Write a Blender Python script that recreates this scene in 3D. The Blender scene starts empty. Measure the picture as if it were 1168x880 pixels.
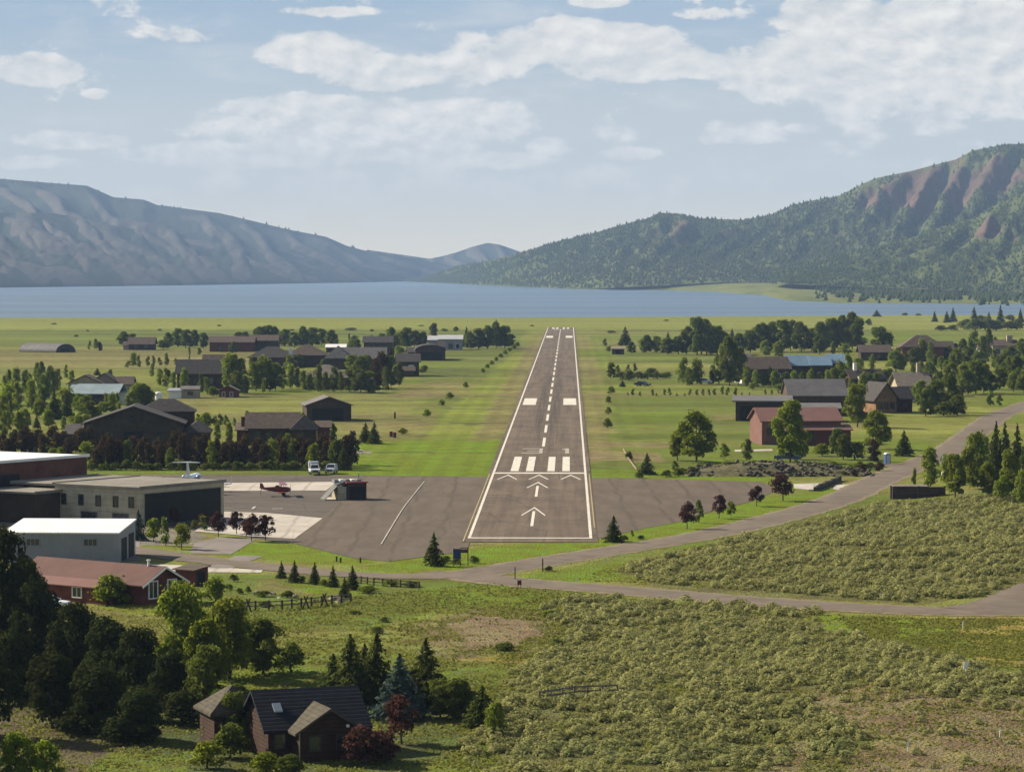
import bpy, bmesh, math, random
import numpy as np
from mathutils import Vector, Matrix

sc = bpy.context.scene
COL = sc.collection
random.seed(7)
rng = np.random.default_rng(7)

# ------------------------------------------------------------------ camera
F, HOR, CH = 3600.0, 310.5, 39.4          # focal length in photo pixels (1168 wide), horizon row, eye height
PITCH = math.atan((440 - HOR) / F)
cd = bpy.data.cameras.new('camera')
cd.sensor_fit = 'HORIZONTAL'; cd.sensor_width = 36.0; cd.lens = 36.0 * F / 1168.0
cd.clip_start = 1.0; cd.clip_end = 90000.0
cam = bpy.data.objects.new('camera', cd); COL.objects.link(cam)
cam.location = (0, 0, CH); cam.rotation_euler = (math.pi / 2 - PITCH, 0, 0)
sc.camera = cam

# ------------------------------------------------------------------ light and sky
SUN_EL, SUN_AZ = math.radians(31), math.radians(-58)      # azimuth from the view direction, minus = left
EXPOSURE = 1.2
SUN_STRENGTH = 4.6
sd = bpy.data.lights.new('sun', 'SUN'); sd.energy = SUN_STRENGTH; sd.angle = math.radians(0.6); sd.color = (1.0, 0.88, 0.70)
sun = bpy.data.objects.new('sun', sd); COL.objects.link(sun)
to_sun = Vector((math.sin(SUN_AZ) * math.cos(SUN_EL), math.cos(SUN_AZ) * math.cos(SUN_EL), math.sin(SUN_EL)))
sun.rotation_euler = (-to_sun).to_track_quat('-Z', 'Y').to_euler()

vs = sc.view_settings
vs.view_transform = 'Standard'; vs.look = 'None'; vs.gamma = 1.0; vs.use_curve_mapping = False; vs.exposure = EXPOSURE
sc.cycles.use_denoising = True
sc.cycles.max_bounces = 5; sc.cycles.diffuse_bounces = 2; sc.cycles.glossy_bounces = 2
sc.cycles.transmission_bounces = 3; sc.cycles.volume_bounces = 0; sc.cycles.transparent_max_bounces = 6
sc.cycles.caustics_reflective = False; sc.cycles.caustics_refractive = False
sc.cycles.sample_clamp_indirect = 4.0

def s2l(r, g, b):
    f = lambda c: (c / 255 / 12.92) if c / 255 <= .04045 else ((c / 255 + .055) / 1.055) ** 2.4
    return (f(r), f(g), f(b))

class NT:
    """small helper for building node trees"""
    def __init__(self, tree):
        self.t = tree; self.n = tree.nodes; self.l = tree.links
    def new(self, typ, **kw):
        nd = self.n.new(typ)
        for k, v in kw.items(): setattr(nd, k, v)
        return nd
    def put(self, sock, v):
        if hasattr(v, 'is_output'): self.l.new(v, sock)
        elif isinstance(v, (tuple, list)) and len(v) == 3 and sock.type == 'RGBA': sock.default_value = (*v, 1)
        else: sock.default_value = v
    def m(self, op, a, b=None, c=None, clamp=False):
        nd = self.new('ShaderNodeMath', operation=op, use_clamp=clamp)
        self.put(nd.inputs[0], a)
        if b is not None: self.put(nd.inputs[1], b)
        if c is not None: self.put(nd.inputs[2], c)
        return nd.outputs[0]
    def mix(self, fac, a, b, blend='MIX'):
        nd = self.new('ShaderNodeMix', data_type='RGBA', blend_type=blend)
        self.put(nd.inputs[0], fac); self.put(nd.inputs[6], a); self.put(nd.inputs[7], b)
        return nd.outputs[2]
    def ramp(self, v, a, b, lo=0.0, hi=1.0):
        nd = self.new('ShaderNodeMapRange', interpolation_type='SMOOTHSTEP')
        self.put(nd.inputs[0], v)
        for i, q in enumerate((a, b, lo, hi)): nd.inputs[i + 1].default_value = q
        return nd.outputs[0]
    def noise(self, vec, scale, detail=3.0, rough=0.55, dist=0.0):
        nd = self.new('ShaderNodeTexNoise')
        if vec is not None: self.l.new(vec, nd.inputs['Vector'])
        nd.inputs['Scale'].default_value = scale; nd.inputs['Detail'].default_value = detail
        nd.inputs['Roughness'].default_value = rough; nd.inputs['Distortion'].default_value = dist
        return nd.outputs['Fac']
    def scale(self, vec, s):
        nd = self.new('ShaderNodeVectorMath', operation='MULTIPLY')
        self.l.new(vec, nd.inputs[0]); nd.inputs[1].default_value = s
        return nd.outputs[0]
    def xyz(self, x, y, z):
        nd = self.new('ShaderNodeCombineXYZ')
        for i, q in enumerate((x, y, z)): self.put(nd.inputs[i], q)
        return nd.outputs[0]

def build_world():
    w = bpy.data.worlds.new('World'); sc.world = w; w.use_nodes = True
    T = NT(w.node_tree); T.n.clear()
    out = T.new('ShaderNodeOutputWorld'); bg = T.new('ShaderNodeBackground')
    T.l.new(bg.outputs[0], out.inputs[0])
    sky = T.new('ShaderNodeTexSky'); sky.sky_type = 'NISHITA'; sky.sun_disc = False
    sky.sun_elevation = SUN_EL; sky.sun_rotation = SUN_AZ
    sky.air_density = 1.0; sky.dust_density = 0.6; sky.ozone_density = 1.5
    STR = 0.06
    bg.inputs[1].default_value = STR
    g = T.new('ShaderNodeTexCoord').outputs['Generated']
    sp = T.new('ShaderNodeSeparateXYZ'); T.l.new(g, sp.inputs[0])
    x, y, z = sp.outputs
    ys = T.m('MAXIMUM', y, 0.08)
    U = T.m('MULTIPLY', T.m('DIVIDE', x, ys), 36.0)      # hundredths of the focal length, sideways
    V = T.m('MULTIPLY', T.m('DIVIDE', z, ys), 36.0)      # and upwards: 0 at the horizon, 3.1 at the frame's top
    k = 1.0 / (2 ** EXPOSURE) / STR
    def c(r, gg, b, f=1.0): return tuple(q * k * f for q in s2l(r, gg, b))
    low = T.mix(T.ramp(V, 0.0, 1.5), c(255, 241, 208), c(212, 217, 214))
    low = T.mix(T.ramp(V, 1.2, 3.3), low, c(166, 188, 209))
    grad = T.mix(T.ramp(V, 3.0, 9.0), low, sky.outputs[0])
    front = T.ramp(y, 0.15, 0.6)
    # clouds: lit tops, soft grey bases, placed by direction
    uv = T.xyz(U, T.m('MULTIPLY', V, 1.6), 0.0)
    n1 = T.noise(uv, 1.25, 8.0, 0.58, 0.15)
    n2 = T.noise(T.xyz(T.m('ADD', U, 0.10), T.m('MULTIPLY', T.m('SUBTRACT', V, 0.09), 1.6), 0.0), 1.25, 8.0, 0.58, 0.15)
    n3 = T.noise(T.xyz(T.m('MULTIPLY', U, .5), T.m('MULTIPLY', V, 2.2), 3.0), 1.0, 6.0, 0.62, 0.4)
    bil = T.m('SUBTRACT', 1.0, T.m('ABSOLUTE', T.m('SUBTRACT', T.m('MULTIPLY', T.noise(uv, 3.4, 5.0, 0.6, 0.4), 2.0), 1.0)))
    ell = [(35,80,62,17,.95),(110,108,16,6,.7),(365,62,68,22,1.05),(445,82,95,20,.95),(535,78,70,20,.8),(650,50,125,24,1.05),
           (720,70,90,22,.95),(805,76,45,14,.75),(340,122,80,16,.85),(420,150,160,34,.85),(520,140,95,24,.9),(280,178,160,16,.8),
           (85,160,80,11,.7),(40,186,70,9,.6),(560,184,90,11,.7),(630,168,30,12,.7),(985,78,160,42,.95),(1090,40,150,46,1.0),
           (955,18,75,24,.9),(1160,95,110,48,.95),(690,3,40,8,.9),(992,150,32,20,.6),(915,146,22,8,.6),(720,176,35,8,.6),
           (835,152,70,15,.6),(500,210,380,22,.45),(300,262,420,26,.38),(190,40,90,9,.5),(385,15,80,6,.5),(820,18,60,8,.5),(1060,120,160,30,.7)]
    dens = None
    for (ex, ey, rx, ry, s) in ell:
        dx = T.m('MULTIPLY', T.m('SUBTRACT', U, (ex - 584) / 100), 100 / (rx * 1.25))
        dy = T.m('MULTIPLY', T.m('SUBTRACT', V, (HOR - ey) / 100), 100 / (ry * 1.35))
        d2 = T.m('ADD', T.m('MULTIPLY', dx, dx), T.m('MULTIPLY', dy, dy))
        e = T.m('MULTIPLY', T.m('SUBTRACT', 1.0, d2, clamp=True), s)
        dens = e if dens is None else T.m('SMOOTH_MAX', dens, e, 0.12)
    a = T.m('ADD', T.m('MULTIPLY', dens, 0.72), T.m('ADD', T.m('MULTIPLY', T.m('SUBTRACT', n1, 0.5), 1.55), T.m('MULTIPLY', T.m('SUBTRACT', bil, 0.62), 0.24)))
    alpha = T.ramp(a, 0.20, 0.42)
    thin = T.m('MULTIPLY', T.ramp(n3, 0.42, 0.75), 0.42)
    alpha = T.m('MAXIMUM', T.m('MULTIPLY', alpha, 0.95), thin)
    lit = T.m('ADD', T.m('MULTIPLY', T.m('SUBTRACT', n1, n2), 3.6), 0.5, clamp=True)
    lit = T.m('MULTIPLY', lit, T.ramp(a, 0.1, 0.8, 0.65, 1.0))
    ccol = T.mix(lit, c(212, 215, 217), c(254, 250, 242))
    ccol = T.mix(T.ramp(V, 0.3, 1.6), c(246, 240, 226), ccol)
    cl = T.m('MULTIPLY', alpha, T.ramp(V, 0.05, 1.7))
    seen = T.mix(cl, grad, ccol)
    # the rest of the dome: Nishita sky with a loose cloud cover
    n4 = T.noise(g, 2.2, 5.0, 0.6)
    rest = T.mix(T.m('MULTIPLY', T.ramp(n4, 0.45, 0.65), 0.75), sky.outputs[0], c(186, 172, 150))
    T.l.new(T.mix(T.m('MULTIPLY', front, T.ramp(V, 3.0, 9.0, 1.0, 0.0)), rest, seen), bg.inputs[0])
    w.cycles.sampling_method = 'MANUAL'; w.cycles.sample_map_resolution = 512
build_world()

# ------------------------------------------------------------------ helpers
def vnoise(x, y, seed=0):
    x = np.asarray(x, float); y = np.asarray(y, float)
    xi = np.floor(x).astype(np.int64); yi = np.floor(y).astype(np.int64)
    fx = x - xi; fy = y - yi
    fx = fx * fx * (3 - 2 * fx); fy = fy * fy * (3 - 2 * fy)
    def h(a, b):
        n = (a * 374761393 + b * 668265263 + seed * 1442695041) & 0xffffffff
        n = ((n ^ (n >> 13)) * 1274126177) & 0xffffffff
        n = (n ^ (n >> 16)) & 0xffffffff
        return n / 4294967295.0
    a = h(xi, yi); b = h(xi + 1, yi); c = h(xi, yi + 1); d = h(xi + 1, yi + 1)
    return (a * (1 - fx) + b * fx) * (1 - fy) + (c * (1 - fx) + d * fx) * fy
def fbm(x, y, seed=0, oct=4, gain=.5):
    s = 0; a = 1; t = 0
    for i in range(oct):
        s = s + a * vnoise(x * 2 ** i, y * 2 ** i, seed + i * 17); t += a; a *= gain
    return s / t
def sstep(a, b, x):
    t = np.clip((x - a) / (b - a), 0, 1); return t * t * (3 - 2 * t)

def ray(px, py):
    cx, cy = (px - 584) / F, (440 - py) / F
    return cx, math.cos(PITCH) + cy * math.sin(PITCH), cy * math.cos(PITCH) - math.sin(PITCH)
def flat(px, py, z=0.0):
    dx, dy, dz = ray(px, py); t = (z - CH) / dz
    return dx * t, dy * t
MOUNDS = []                                              # (x, y, height, sx, sy)
for (mx, my, mh, sx, sy) in ((1135, 566, 1.8, 12, 34), (1060, 640, 1.2, 26, 38), (1090, 800, 1.6, 16, 34), (700, 800, 1.0, 16, 30)):
    a = flat(mx, my); MOUNDS.append((a[0], a[1], mh, sx, sy))
def hz(x, y):
    z = np.zeros_like(np.asarray(x, float) + np.asarray(y, float))
    for (mx, my, mh, sx, sy) in MOUNDS:
        z = z + mh * np.exp(-((x - mx) / sx) ** 2 - ((y - my) / sy) ** 2)
    return z - 3.2 * sstep(2720, 2990, y - np.clip(x, 0, 400) * .4)
def gp(px, py):
    """the point of the ground seen at a photo pixel"""
    z = 0.0
    for _ in range(6):
        x, y = flat(px, py, z); z = float(hz(x, y))
    return Vector((x, y, z))
def project(x, y, z):
    """photo pixel of a point (numpy)"""
    dz = z - CH
    dep = y * math.cos(PITCH) - dz * math.sin(PITCH)
    up = y * math.sin(PITCH) + dz * math.cos(PITCH)
    return 584 + F * x / dep, 440 - F * up / dep

def np_mesh(name, verts, quads, mat=None, attrs=None, smooth=False):
    me = bpy.data.meshes.new(name)
    verts = np.asarray(verts, np.float32); quads = np.asarray(quads, np.int32)
    n = quads.shape[1]
    me.vertices.add(len(verts)); me.vertices.foreach_set('co', verts.ravel())
    me.loops.add(quads.size); me.loops.foreach_set('vertex_index', quads.ravel())
    me.polygons.add(len(quads))
    me.polygons.foreach_set('loop_start', np.arange(len(quads), dtype=np.int32) * n)
    me.polygons.foreach_set('loop_total', np.full(len(quads), n, np.int32))
    if smooth: me.polygons.foreach_set('use_smooth', np.ones(len(quads), bool))
    me.update(calc_edges=True)
    for k, v in (attrs or {}).items():
        v = np.asarray(v, np.float32)
        if v.ndim == 1:
            at = me.attributes.new(k, 'FLOAT', 'POINT'); at.data.foreach_set('value', v)
        else:
            at = me.attributes.new(k, 'FLOAT_COLOR', 'POINT')
            at.data.foreach_set('color', np.concatenate([v, np.ones((len(v), 1), np.float32)], 1).ravel())
    if mat: me.materials.append(mat)
    return me
def link(name, me, parent=None, loc=None, **props):
    o = bpy.data.objects.new(name, me); COL.objects.link(o)
    if parent is not None: o.parent = parent
    if loc is not None: o.location = loc
    for k, v in props.items(): o[k] = v
    return o
def thing(name, label, cat, loc, rz=0.0, group=None):
    o = bpy.data.objects.new(name, None); COL.objects.link(o)
    o.empty_display_size = 0.3
    o.location = loc; o.rotation_euler = (0, 0, rz); o['label'] = label; o['category'] = cat
    if group: o['group'] = group
    return o

class MB:
    """collects simple shapes into one mesh"""
    def __init__(self): self.v = []; self.f = []
    def add(self, vs, fs):
        b = len(self.v); self.v += [tuple(p) for p in vs]; self.f += [tuple(i + b for i in q) for q in fs]; return self
    def box(self, x0, x1, y0, y1, z0, z1):
        return self.add([(x0,y0,z0),(x1,y0,z0),(x1,y1,z0),(x0,y1,z0),(x0,y0,z1),(x1,y0,z1),(x1,y1,z1),(x0,y1,z1)],
                        [(0,3,2,1),(4,5,6,7),(0,1,5,4),(1,2,6,5),(2,3,7,6),(3,0,4,7)])
    def prism(self, poly, a0, a1, axis='y'):
        """2-D outline extruded along an axis: 'y' takes (x,z), 'x' takes (y,z), 'z' takes (x,y)"""
        n = len(poly)
        P = {'y': lambda p, a: (p[0], a, p[1]), 'x': lambda p, a: (a, p[0], p[1]), 'z': lambda p, a: (p[0], p[1], a)}[axis]
        vs = [P(p, a0) for p in poly] + [P(p, a1) for p in poly]
        fs = [tuple(range(n - 1, -1, -1)), tuple(range(n, 2 * n))] + [(i, (i + 1) % n, n + (i + 1) % n, n + i) for i in range(n)]
        return self.add(vs, fs)
    def tube(self, pts, r, n=6):
        """round bar along points; r is a number or one radius per point"""
        pts = [Vector(p) for p in pts]; rs = r if isinstance(r, (list, tuple)) else [r] * len(pts)
        vs = []
        for i, p in enumerate(pts):
            d = (pts[min(i + 1, len(pts) - 1)] - pts[max(i - 1, 0)]).normalized()
            u = d.cross(Vector((0, 0, 1))); u = u.normalized() if u.length > 1e-4 else Vector((1, 0, 0))
            w = d.cross(u)
            vs += [p + (u * math.cos(2 * math.pi * k / n) + w * math.sin(2 * math.pi * k / n)) * rs[i] for k in range(n)]
        fs = []
        for i in range(len(pts) - 1):
            fs += [(i*n+k, i*n+(k+1) % n, (i+1)*n+(k+1) % n, (i+1)*n+k) for k in range(n)]
        fs += [tuple(range(n - 1, -1, -1)), tuple(range((len(pts)-1)*n, len(pts)*n))]
        return self.add(vs, fs)
    def loft(self, rings):
        """closed rings of equal length joined into a capped hull"""
        n = len(rings[0]); vs = [p for r in rings for p in r]; fs = []
        for i in range(len(rings) - 1):
            fs += [(i*n+k, i*n+(k+1) % n, (i+1)*n+(k+1) % n, (i+1)*n+k) for k in range(n)]
        fs += [tuple(range(n - 1, -1, -1)), tuple(range((len(rings)-1)*n, len(rings)*n))]
        return self.add(vs, fs)
    def build(self, name, mat, parent=None, loc=None, bevel=0, smooth=False, **props):
        me = bpy.data.meshes.new(name); me.from_pydata(self.v, [], self.f)
        bm = bmesh.new(); bm.from_mesh(me)
        bmesh.ops.recalc_face_normals(bm, faces=bm.faces)
        if bevel: bmesh.ops.bevel(bm, geom=list(bm.edges), offset=bevel, segments=2, affect='EDGES', clamp_overlap=True)
        bm.to_mesh(me); bm.free()
        if smooth:
            for p in me.polygons: p.use_smooth = True
        me.materials.append(mat)
        return link(name, me, parent, loc, **props)

# ------------------------------------------------------------------ materials
MATS = {}
def mat(name, rgb, rough=0.8, var=0.18, scale=0.8, bump=0.0, metal=0.0, ribs=None, rib_amt=0.35, spec=0.12, stretch=None, stain=0.0):
    """plain painted or natural surface with procedural wear; ribs=(axis, per metre) gives boards or sheet ribs"""
    if name in MATS: return MATS[name]
    m = bpy.data.materials.new(name); m.use_nodes = True; T = NT(m.node_tree)
    b = T.n['Principled BSDF']; b.inputs['Roughness'].default_value = rough; b.inputs['Metallic'].default_value = metal
    b.inputs['Specular IOR Level'].default_value = spec
    co = T.new('ShaderNodeTexCoord').outputs['Object']
    if stretch: co2 = T.scale(co, stretch)
    else: co2 = co
    n = T.noise(co2, scale, 5.0, 0.6)
    n2 = T.noise(co2, scale * 7, 3.0, 0.6)
    f = T.m('ADD', T.m('MULTIPLY', n, 0.65), T.m('MULTIPLY', n2, 0.35))
    lo = tuple(q * (1 - var * 1.6) for q in rgb); hi = tuple(min(1, q * (1 + var * 1.6)) for q in rgb)
    col = T.mix(T.ramp(f, 0.3, 0.7), lo, hi)
    if stain:
        st = T.ramp(T.noise(T.scale(co, (1.3, 1.3, .18)), 1.1, 4.0, 0.65), 0.5, 0.75)
        col = T.mix(T.m('MULTIPLY', st, stain), col, tuple(q * .4 for q in rgb))
    h = f
    if ribs:
        sp = T.new('ShaderNodeSeparateXYZ'); T.l.new(co, sp.inputs[0])
        w = T.m('FRACT', T.m('MULTIPLY', sp.outputs['xyz'.index(ribs[0])], float(ribs[1])))
        g = T.ramp(T.m('ABSOLUTE', T.m('SUBTRACT', w, 0.5)), 0.36, 0.5)
        col = T.mix(T.m('MULTIPLY', g, rib_amt), col, tuple(q * .35 for q in rgb))
        h = T.m('SUBTRACT', f, T.m('MULTIPLY', g, 2.0))
    T.l.new(col, b.inputs['Base Color'])
    if bump:
        bp = T.new('ShaderNodeBump'); bp.inputs['Strength'].default_value = bump; bp.inputs['Distance'].default_value = 0.1
        T.l.new(h, bp.inputs['Height']); T.l.new(bp.outputs[0], b.inputs['Normal'])
    MATS[name] = m; return m

def leaf_mat(name, rgb, rgb2, trans=0.35, vary=0.35, ns=7.0, patch=0.0):
    if name in MATS: return MATS[name]
    m = bpy.data.materials.new(name); m.use_nodes = True; T = NT(m.node_tree); T.n.clear()
    out = T.new('ShaderNodeOutputMaterial')
    oi = T.new('ShaderNodeObjectInfo').outputs['Random']
    co = T.new('ShaderNodeTexCoord').outputs['Object']
    n = T.noise(co, ns, 3.0, 0.6)
    geo = T.new('ShaderNodeNewGeometry').outputs['Random Per Island']
    f = T.m('ADD', T.m('MULTIPLY', n, 0.5 + patch * .5), T.m('MULTIPLY', geo, 0.55 - patch * .5))
    col = T.mix(T.ramp(f, 0.2, 0.85), rgb, rgb2)
    val = T.m('ADD', T.m('MULTIPLY', oi, vary), 1 - vary / 2)
    hs = T.new('ShaderNodeHueSaturation'); T.l.new(col, hs.inputs['Color'])
    T.l.new(val, hs.inputs['Value'])
    T.put(hs.inputs['Hue'], T.m('ADD', T.m('MULTIPLY', oi, 0.03), 0.485))
    d = T.new('ShaderNodeBsdfDiffuse'); t = T.new('ShaderNodeBsdfTranslucent'); mx = T.new('ShaderNodeMixShader')
    T.l.new(hs.outputs[0], d.inputs[0]); T.l.new(T.mix(0.5, hs.outputs[0], tuple(q * 1.6 for q in rgb2)), t.inputs[0])
    mx.inputs[0].default_value = trans
    T.l.new(d.outputs[0], mx.inputs[1]); T.l.new(t.outputs[0], mx.inputs[2]); T.l.new(mx.outputs[0], out.inputs[0])
    MATS[name] = m; return m

# ------------------------------------------------------------------ ground
def inpoly(px, py, poly):
    r = np.zeros(px.shape, bool); n = len(poly)
    for i in range(n):
        x0, y0 = poly[i]; x1, y1 = poly[(i + 1) % n]
        if y0 == y1: continue
        c = ((y0 > py) != (y1 > py)) & (px < (x1 - x0) * (py - y0) / (y1 - y0) + x0)
        r ^= c
    return r
LAWN=(.124,.176,.005); GRASS=(.104,.132,.018); PALE=(.180,.196,.034); DRY=(.172,.150,.052); TAN=(.190,.145,.072)
DIRT=(.158,.122,.062); YEL=(.24,.180,.045); SAGE=(.105,.098,.036); DARK=(.055,.06,.028); GRAV=(.20,.18,.16); REFL_DARK=(.10,.075,.05)
PATCH = [   # ground cover and painted darkness: colour, strength, outline as seen in the photo (flat ground)
 (PALE,.95,[(-400,356),(1600,356),(1600,376),(-400,378)]),
 (GRASS,.8,[(-400,376),(600,376),(590,396),(-400,396)]),
 (DRY,.75,[(-400,398),(300,398),(290,420),(-400,421)]),
 (PALE,.8,[(60,421),(300,421),(300,438),(70,438)]),
 (DRY,.6,[(180,452),(480,452),(470,475),(200,478)]),
 (PALE,.6,[(240,455),(505,447),(470,468),(240,470)]),
 (GRASS,.7,[(470,400),(600,395),(560,430),(480,440)]),
 (DRY,.6,[(480,436),(530,432),(520,450),(450,452)]),
 (DIRT,.5,[(450,448),(512,447),(508,453),(440,454)]),
 (DRY,.6,[(385,478),(500,470),(500,503),(390,504)]),
 (PALE,.9,[(597,402),(585,402),(478,500),(540,500)]),
 (LAWN,.35,[(597,402),(585,402),(478,500),(540,500)]),
 (DRY,.85,[(622,378),(604,392),(598,404),(536,502),(572,502),(612,410),(626,380)]),
 (DIRT,.55,[(596,394),(615,394),(610,401),(592,401)]),
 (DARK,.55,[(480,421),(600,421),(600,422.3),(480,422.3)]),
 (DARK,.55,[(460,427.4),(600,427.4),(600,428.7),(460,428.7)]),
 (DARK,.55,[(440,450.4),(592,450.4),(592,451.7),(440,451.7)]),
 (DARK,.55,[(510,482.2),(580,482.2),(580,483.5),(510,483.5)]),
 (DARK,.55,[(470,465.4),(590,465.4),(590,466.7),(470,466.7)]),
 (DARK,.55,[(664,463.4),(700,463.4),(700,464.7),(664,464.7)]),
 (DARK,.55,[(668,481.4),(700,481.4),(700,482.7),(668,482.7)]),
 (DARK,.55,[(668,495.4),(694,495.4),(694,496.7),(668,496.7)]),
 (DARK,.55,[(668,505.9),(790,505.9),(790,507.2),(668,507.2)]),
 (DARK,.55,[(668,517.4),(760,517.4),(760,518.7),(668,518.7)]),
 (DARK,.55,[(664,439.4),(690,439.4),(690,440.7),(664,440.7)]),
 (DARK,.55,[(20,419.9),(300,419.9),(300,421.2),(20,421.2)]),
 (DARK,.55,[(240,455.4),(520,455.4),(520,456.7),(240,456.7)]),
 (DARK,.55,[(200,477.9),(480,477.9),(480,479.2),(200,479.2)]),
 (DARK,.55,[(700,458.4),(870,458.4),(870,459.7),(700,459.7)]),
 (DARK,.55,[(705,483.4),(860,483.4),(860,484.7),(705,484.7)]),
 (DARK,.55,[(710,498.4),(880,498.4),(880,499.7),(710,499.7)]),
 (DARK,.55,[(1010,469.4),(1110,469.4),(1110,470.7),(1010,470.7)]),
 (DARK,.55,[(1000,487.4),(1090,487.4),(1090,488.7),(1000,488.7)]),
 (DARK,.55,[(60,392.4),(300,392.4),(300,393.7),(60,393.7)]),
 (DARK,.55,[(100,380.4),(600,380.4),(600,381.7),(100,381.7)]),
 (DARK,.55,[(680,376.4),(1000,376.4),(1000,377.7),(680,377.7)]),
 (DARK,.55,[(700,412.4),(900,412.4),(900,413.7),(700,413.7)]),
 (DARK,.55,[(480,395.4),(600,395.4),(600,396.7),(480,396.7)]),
 (LAWN,1,[(405,503),(578,502),(562,543.5),(400,544),(380,543),(394,517)]),
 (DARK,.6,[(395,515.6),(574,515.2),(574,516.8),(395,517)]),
 (DRY,.75,[(658,382),(670,380),(690,440),(700,525),(668,530)]),
 (LAWN,.6,[(657,398),(700,398),(705,408),(658,408)]),
 (LAWN,.5,[(662,437),(720,437),(720,447),(663,447)]),
 (GRASS,.8,[(700,455),(840,455),(870,480),(870,500),(705,500)]),
 (TAN,.6,[(668,506),(790,504),(790,509),(668,511)]),
 (LAWN,.45,[(705,470),(800,470),(800,488),(705,488)]),
 (DRY,.8,[(810,472),(870,470),(868,476),(810,480)]),
 (TAN,.75,[(668,514),(760,516),(758,528),(668,526)]),
 (LAWN,.8,[(668,534),(880,536),(885,551),(668,545)]),
 (PALE,.8,[(1010,462),(1120,462),(1130,480),(1060,500),(1010,500)]),
 (LAWN,.4,[(1000,500),(1065,505),(1040,530),(1010,530)]),
 (LAWN,.4,[(1130,450),(1700,445),(1700,470),(1150,468)]),
 (LAWN,.95,[(310,617),(340,618),(405,637),(432,641),(405,646),(330,642),(250,633),(262,622)]),
 (LAWN,.95,[(420,646),(445,640),(530,627),(676,613),(780,590),(862,570),(960,556),(1000,545),(960,564),(880,590),(760,614),(620,638),(545,650),(430,652)]),
 (GRASS,.7,[(585,660),(700,635),(880,598),(960,575),(1000,560),(1020,570),(860,615),(740,655),(640,665)]),
 (LAWN,.5,[(590,655),(720,640),(700,662),(620,668)]),
 (SAGE,.8,[(700,650),(860,610),(1000,570),(1700,560),(1700,680),(1140,680),(1060,690),(880,682),(760,672)]),
 (GRASS,.85,[(960,565),(1100,572),(1700,560),(1700,590),(1050,590),(930,600)]),
 (GRASS,.9,[(200,655),(560,660),(700,678),(600,700),(480,695),(420,720),(200,720)]),
 (LAWN,.55,[(330,665),(420,668),(400,685),(330,680)]),
 (LAWN,.55,[(480,668),(560,668),(650,684),(600,692),(490,690)]),
 (DRY,.6,[(300,658),(330,668),(360,680),(290,676)]),
 ((.170,.125,.074),.62,[(455,716),(500,702),(560,690),(610,697),(655,700),(662,716),(640,726),(652,738),(615,755),(560,748),(530,757),(490,744),(500,730)]),
 ((.185,.130,.082),.6,[(500,708),(560,700),(612,708),(628,722),(600,738),(540,742),(505,728)]),
 (YEL,.7,[(510,753),(605,748),(598,763),(520,765)]),
 (GRASS,.9,[(470,752),(560,758),(600,770),(560,795),(500,790)]),
 (SAGE,.8,[(640,690),(720,684),(880,696),(1000,720),(1080,760),(1168,790),(1168,900),(560,900),(560,800),(630,740)]),
 (LAWN,.8,[(930,700),(1080,706),(1110,730),(1080,758),(1000,742),(940,716)]),
 (YEL,.75,[(1030,704),(1700,706),(1700,775),(1090,772),(1120,745),(1100,722)]),
 (GRASS,.6,[(1040,720),(1110,722),(1100,750),(1040,750)]),
 (DIRT,.9,[(915,802),(990,795),(1080,812),(1700,835),(1700,900),(980,900),(985,850),(930,822)]),
 (DIRT,.7,[(880,855),(925,850),(930,890),(880,890)]),
 (DRY,.8,[(60,690),(180,700),(195,740),(100,748),(40,730)]),
 (DARK,.75,[(-300,700),(40,730),(130,745),(210,780),(250,840),(200,860),(-300,830)]),  # dark windscreen reflection painted into the ground colour
 (REFL_DARK,.8,[(-300,770),(80,790),(130,850),(100,890),(-300,890)]),  # brown part of the same reflection, put into the ground colour
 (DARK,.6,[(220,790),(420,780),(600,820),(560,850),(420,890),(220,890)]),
 (GRAV,.8,[(-300,590),(150,596),(240,606),(222,620),(150,622),(-300,620)]),
]
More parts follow.
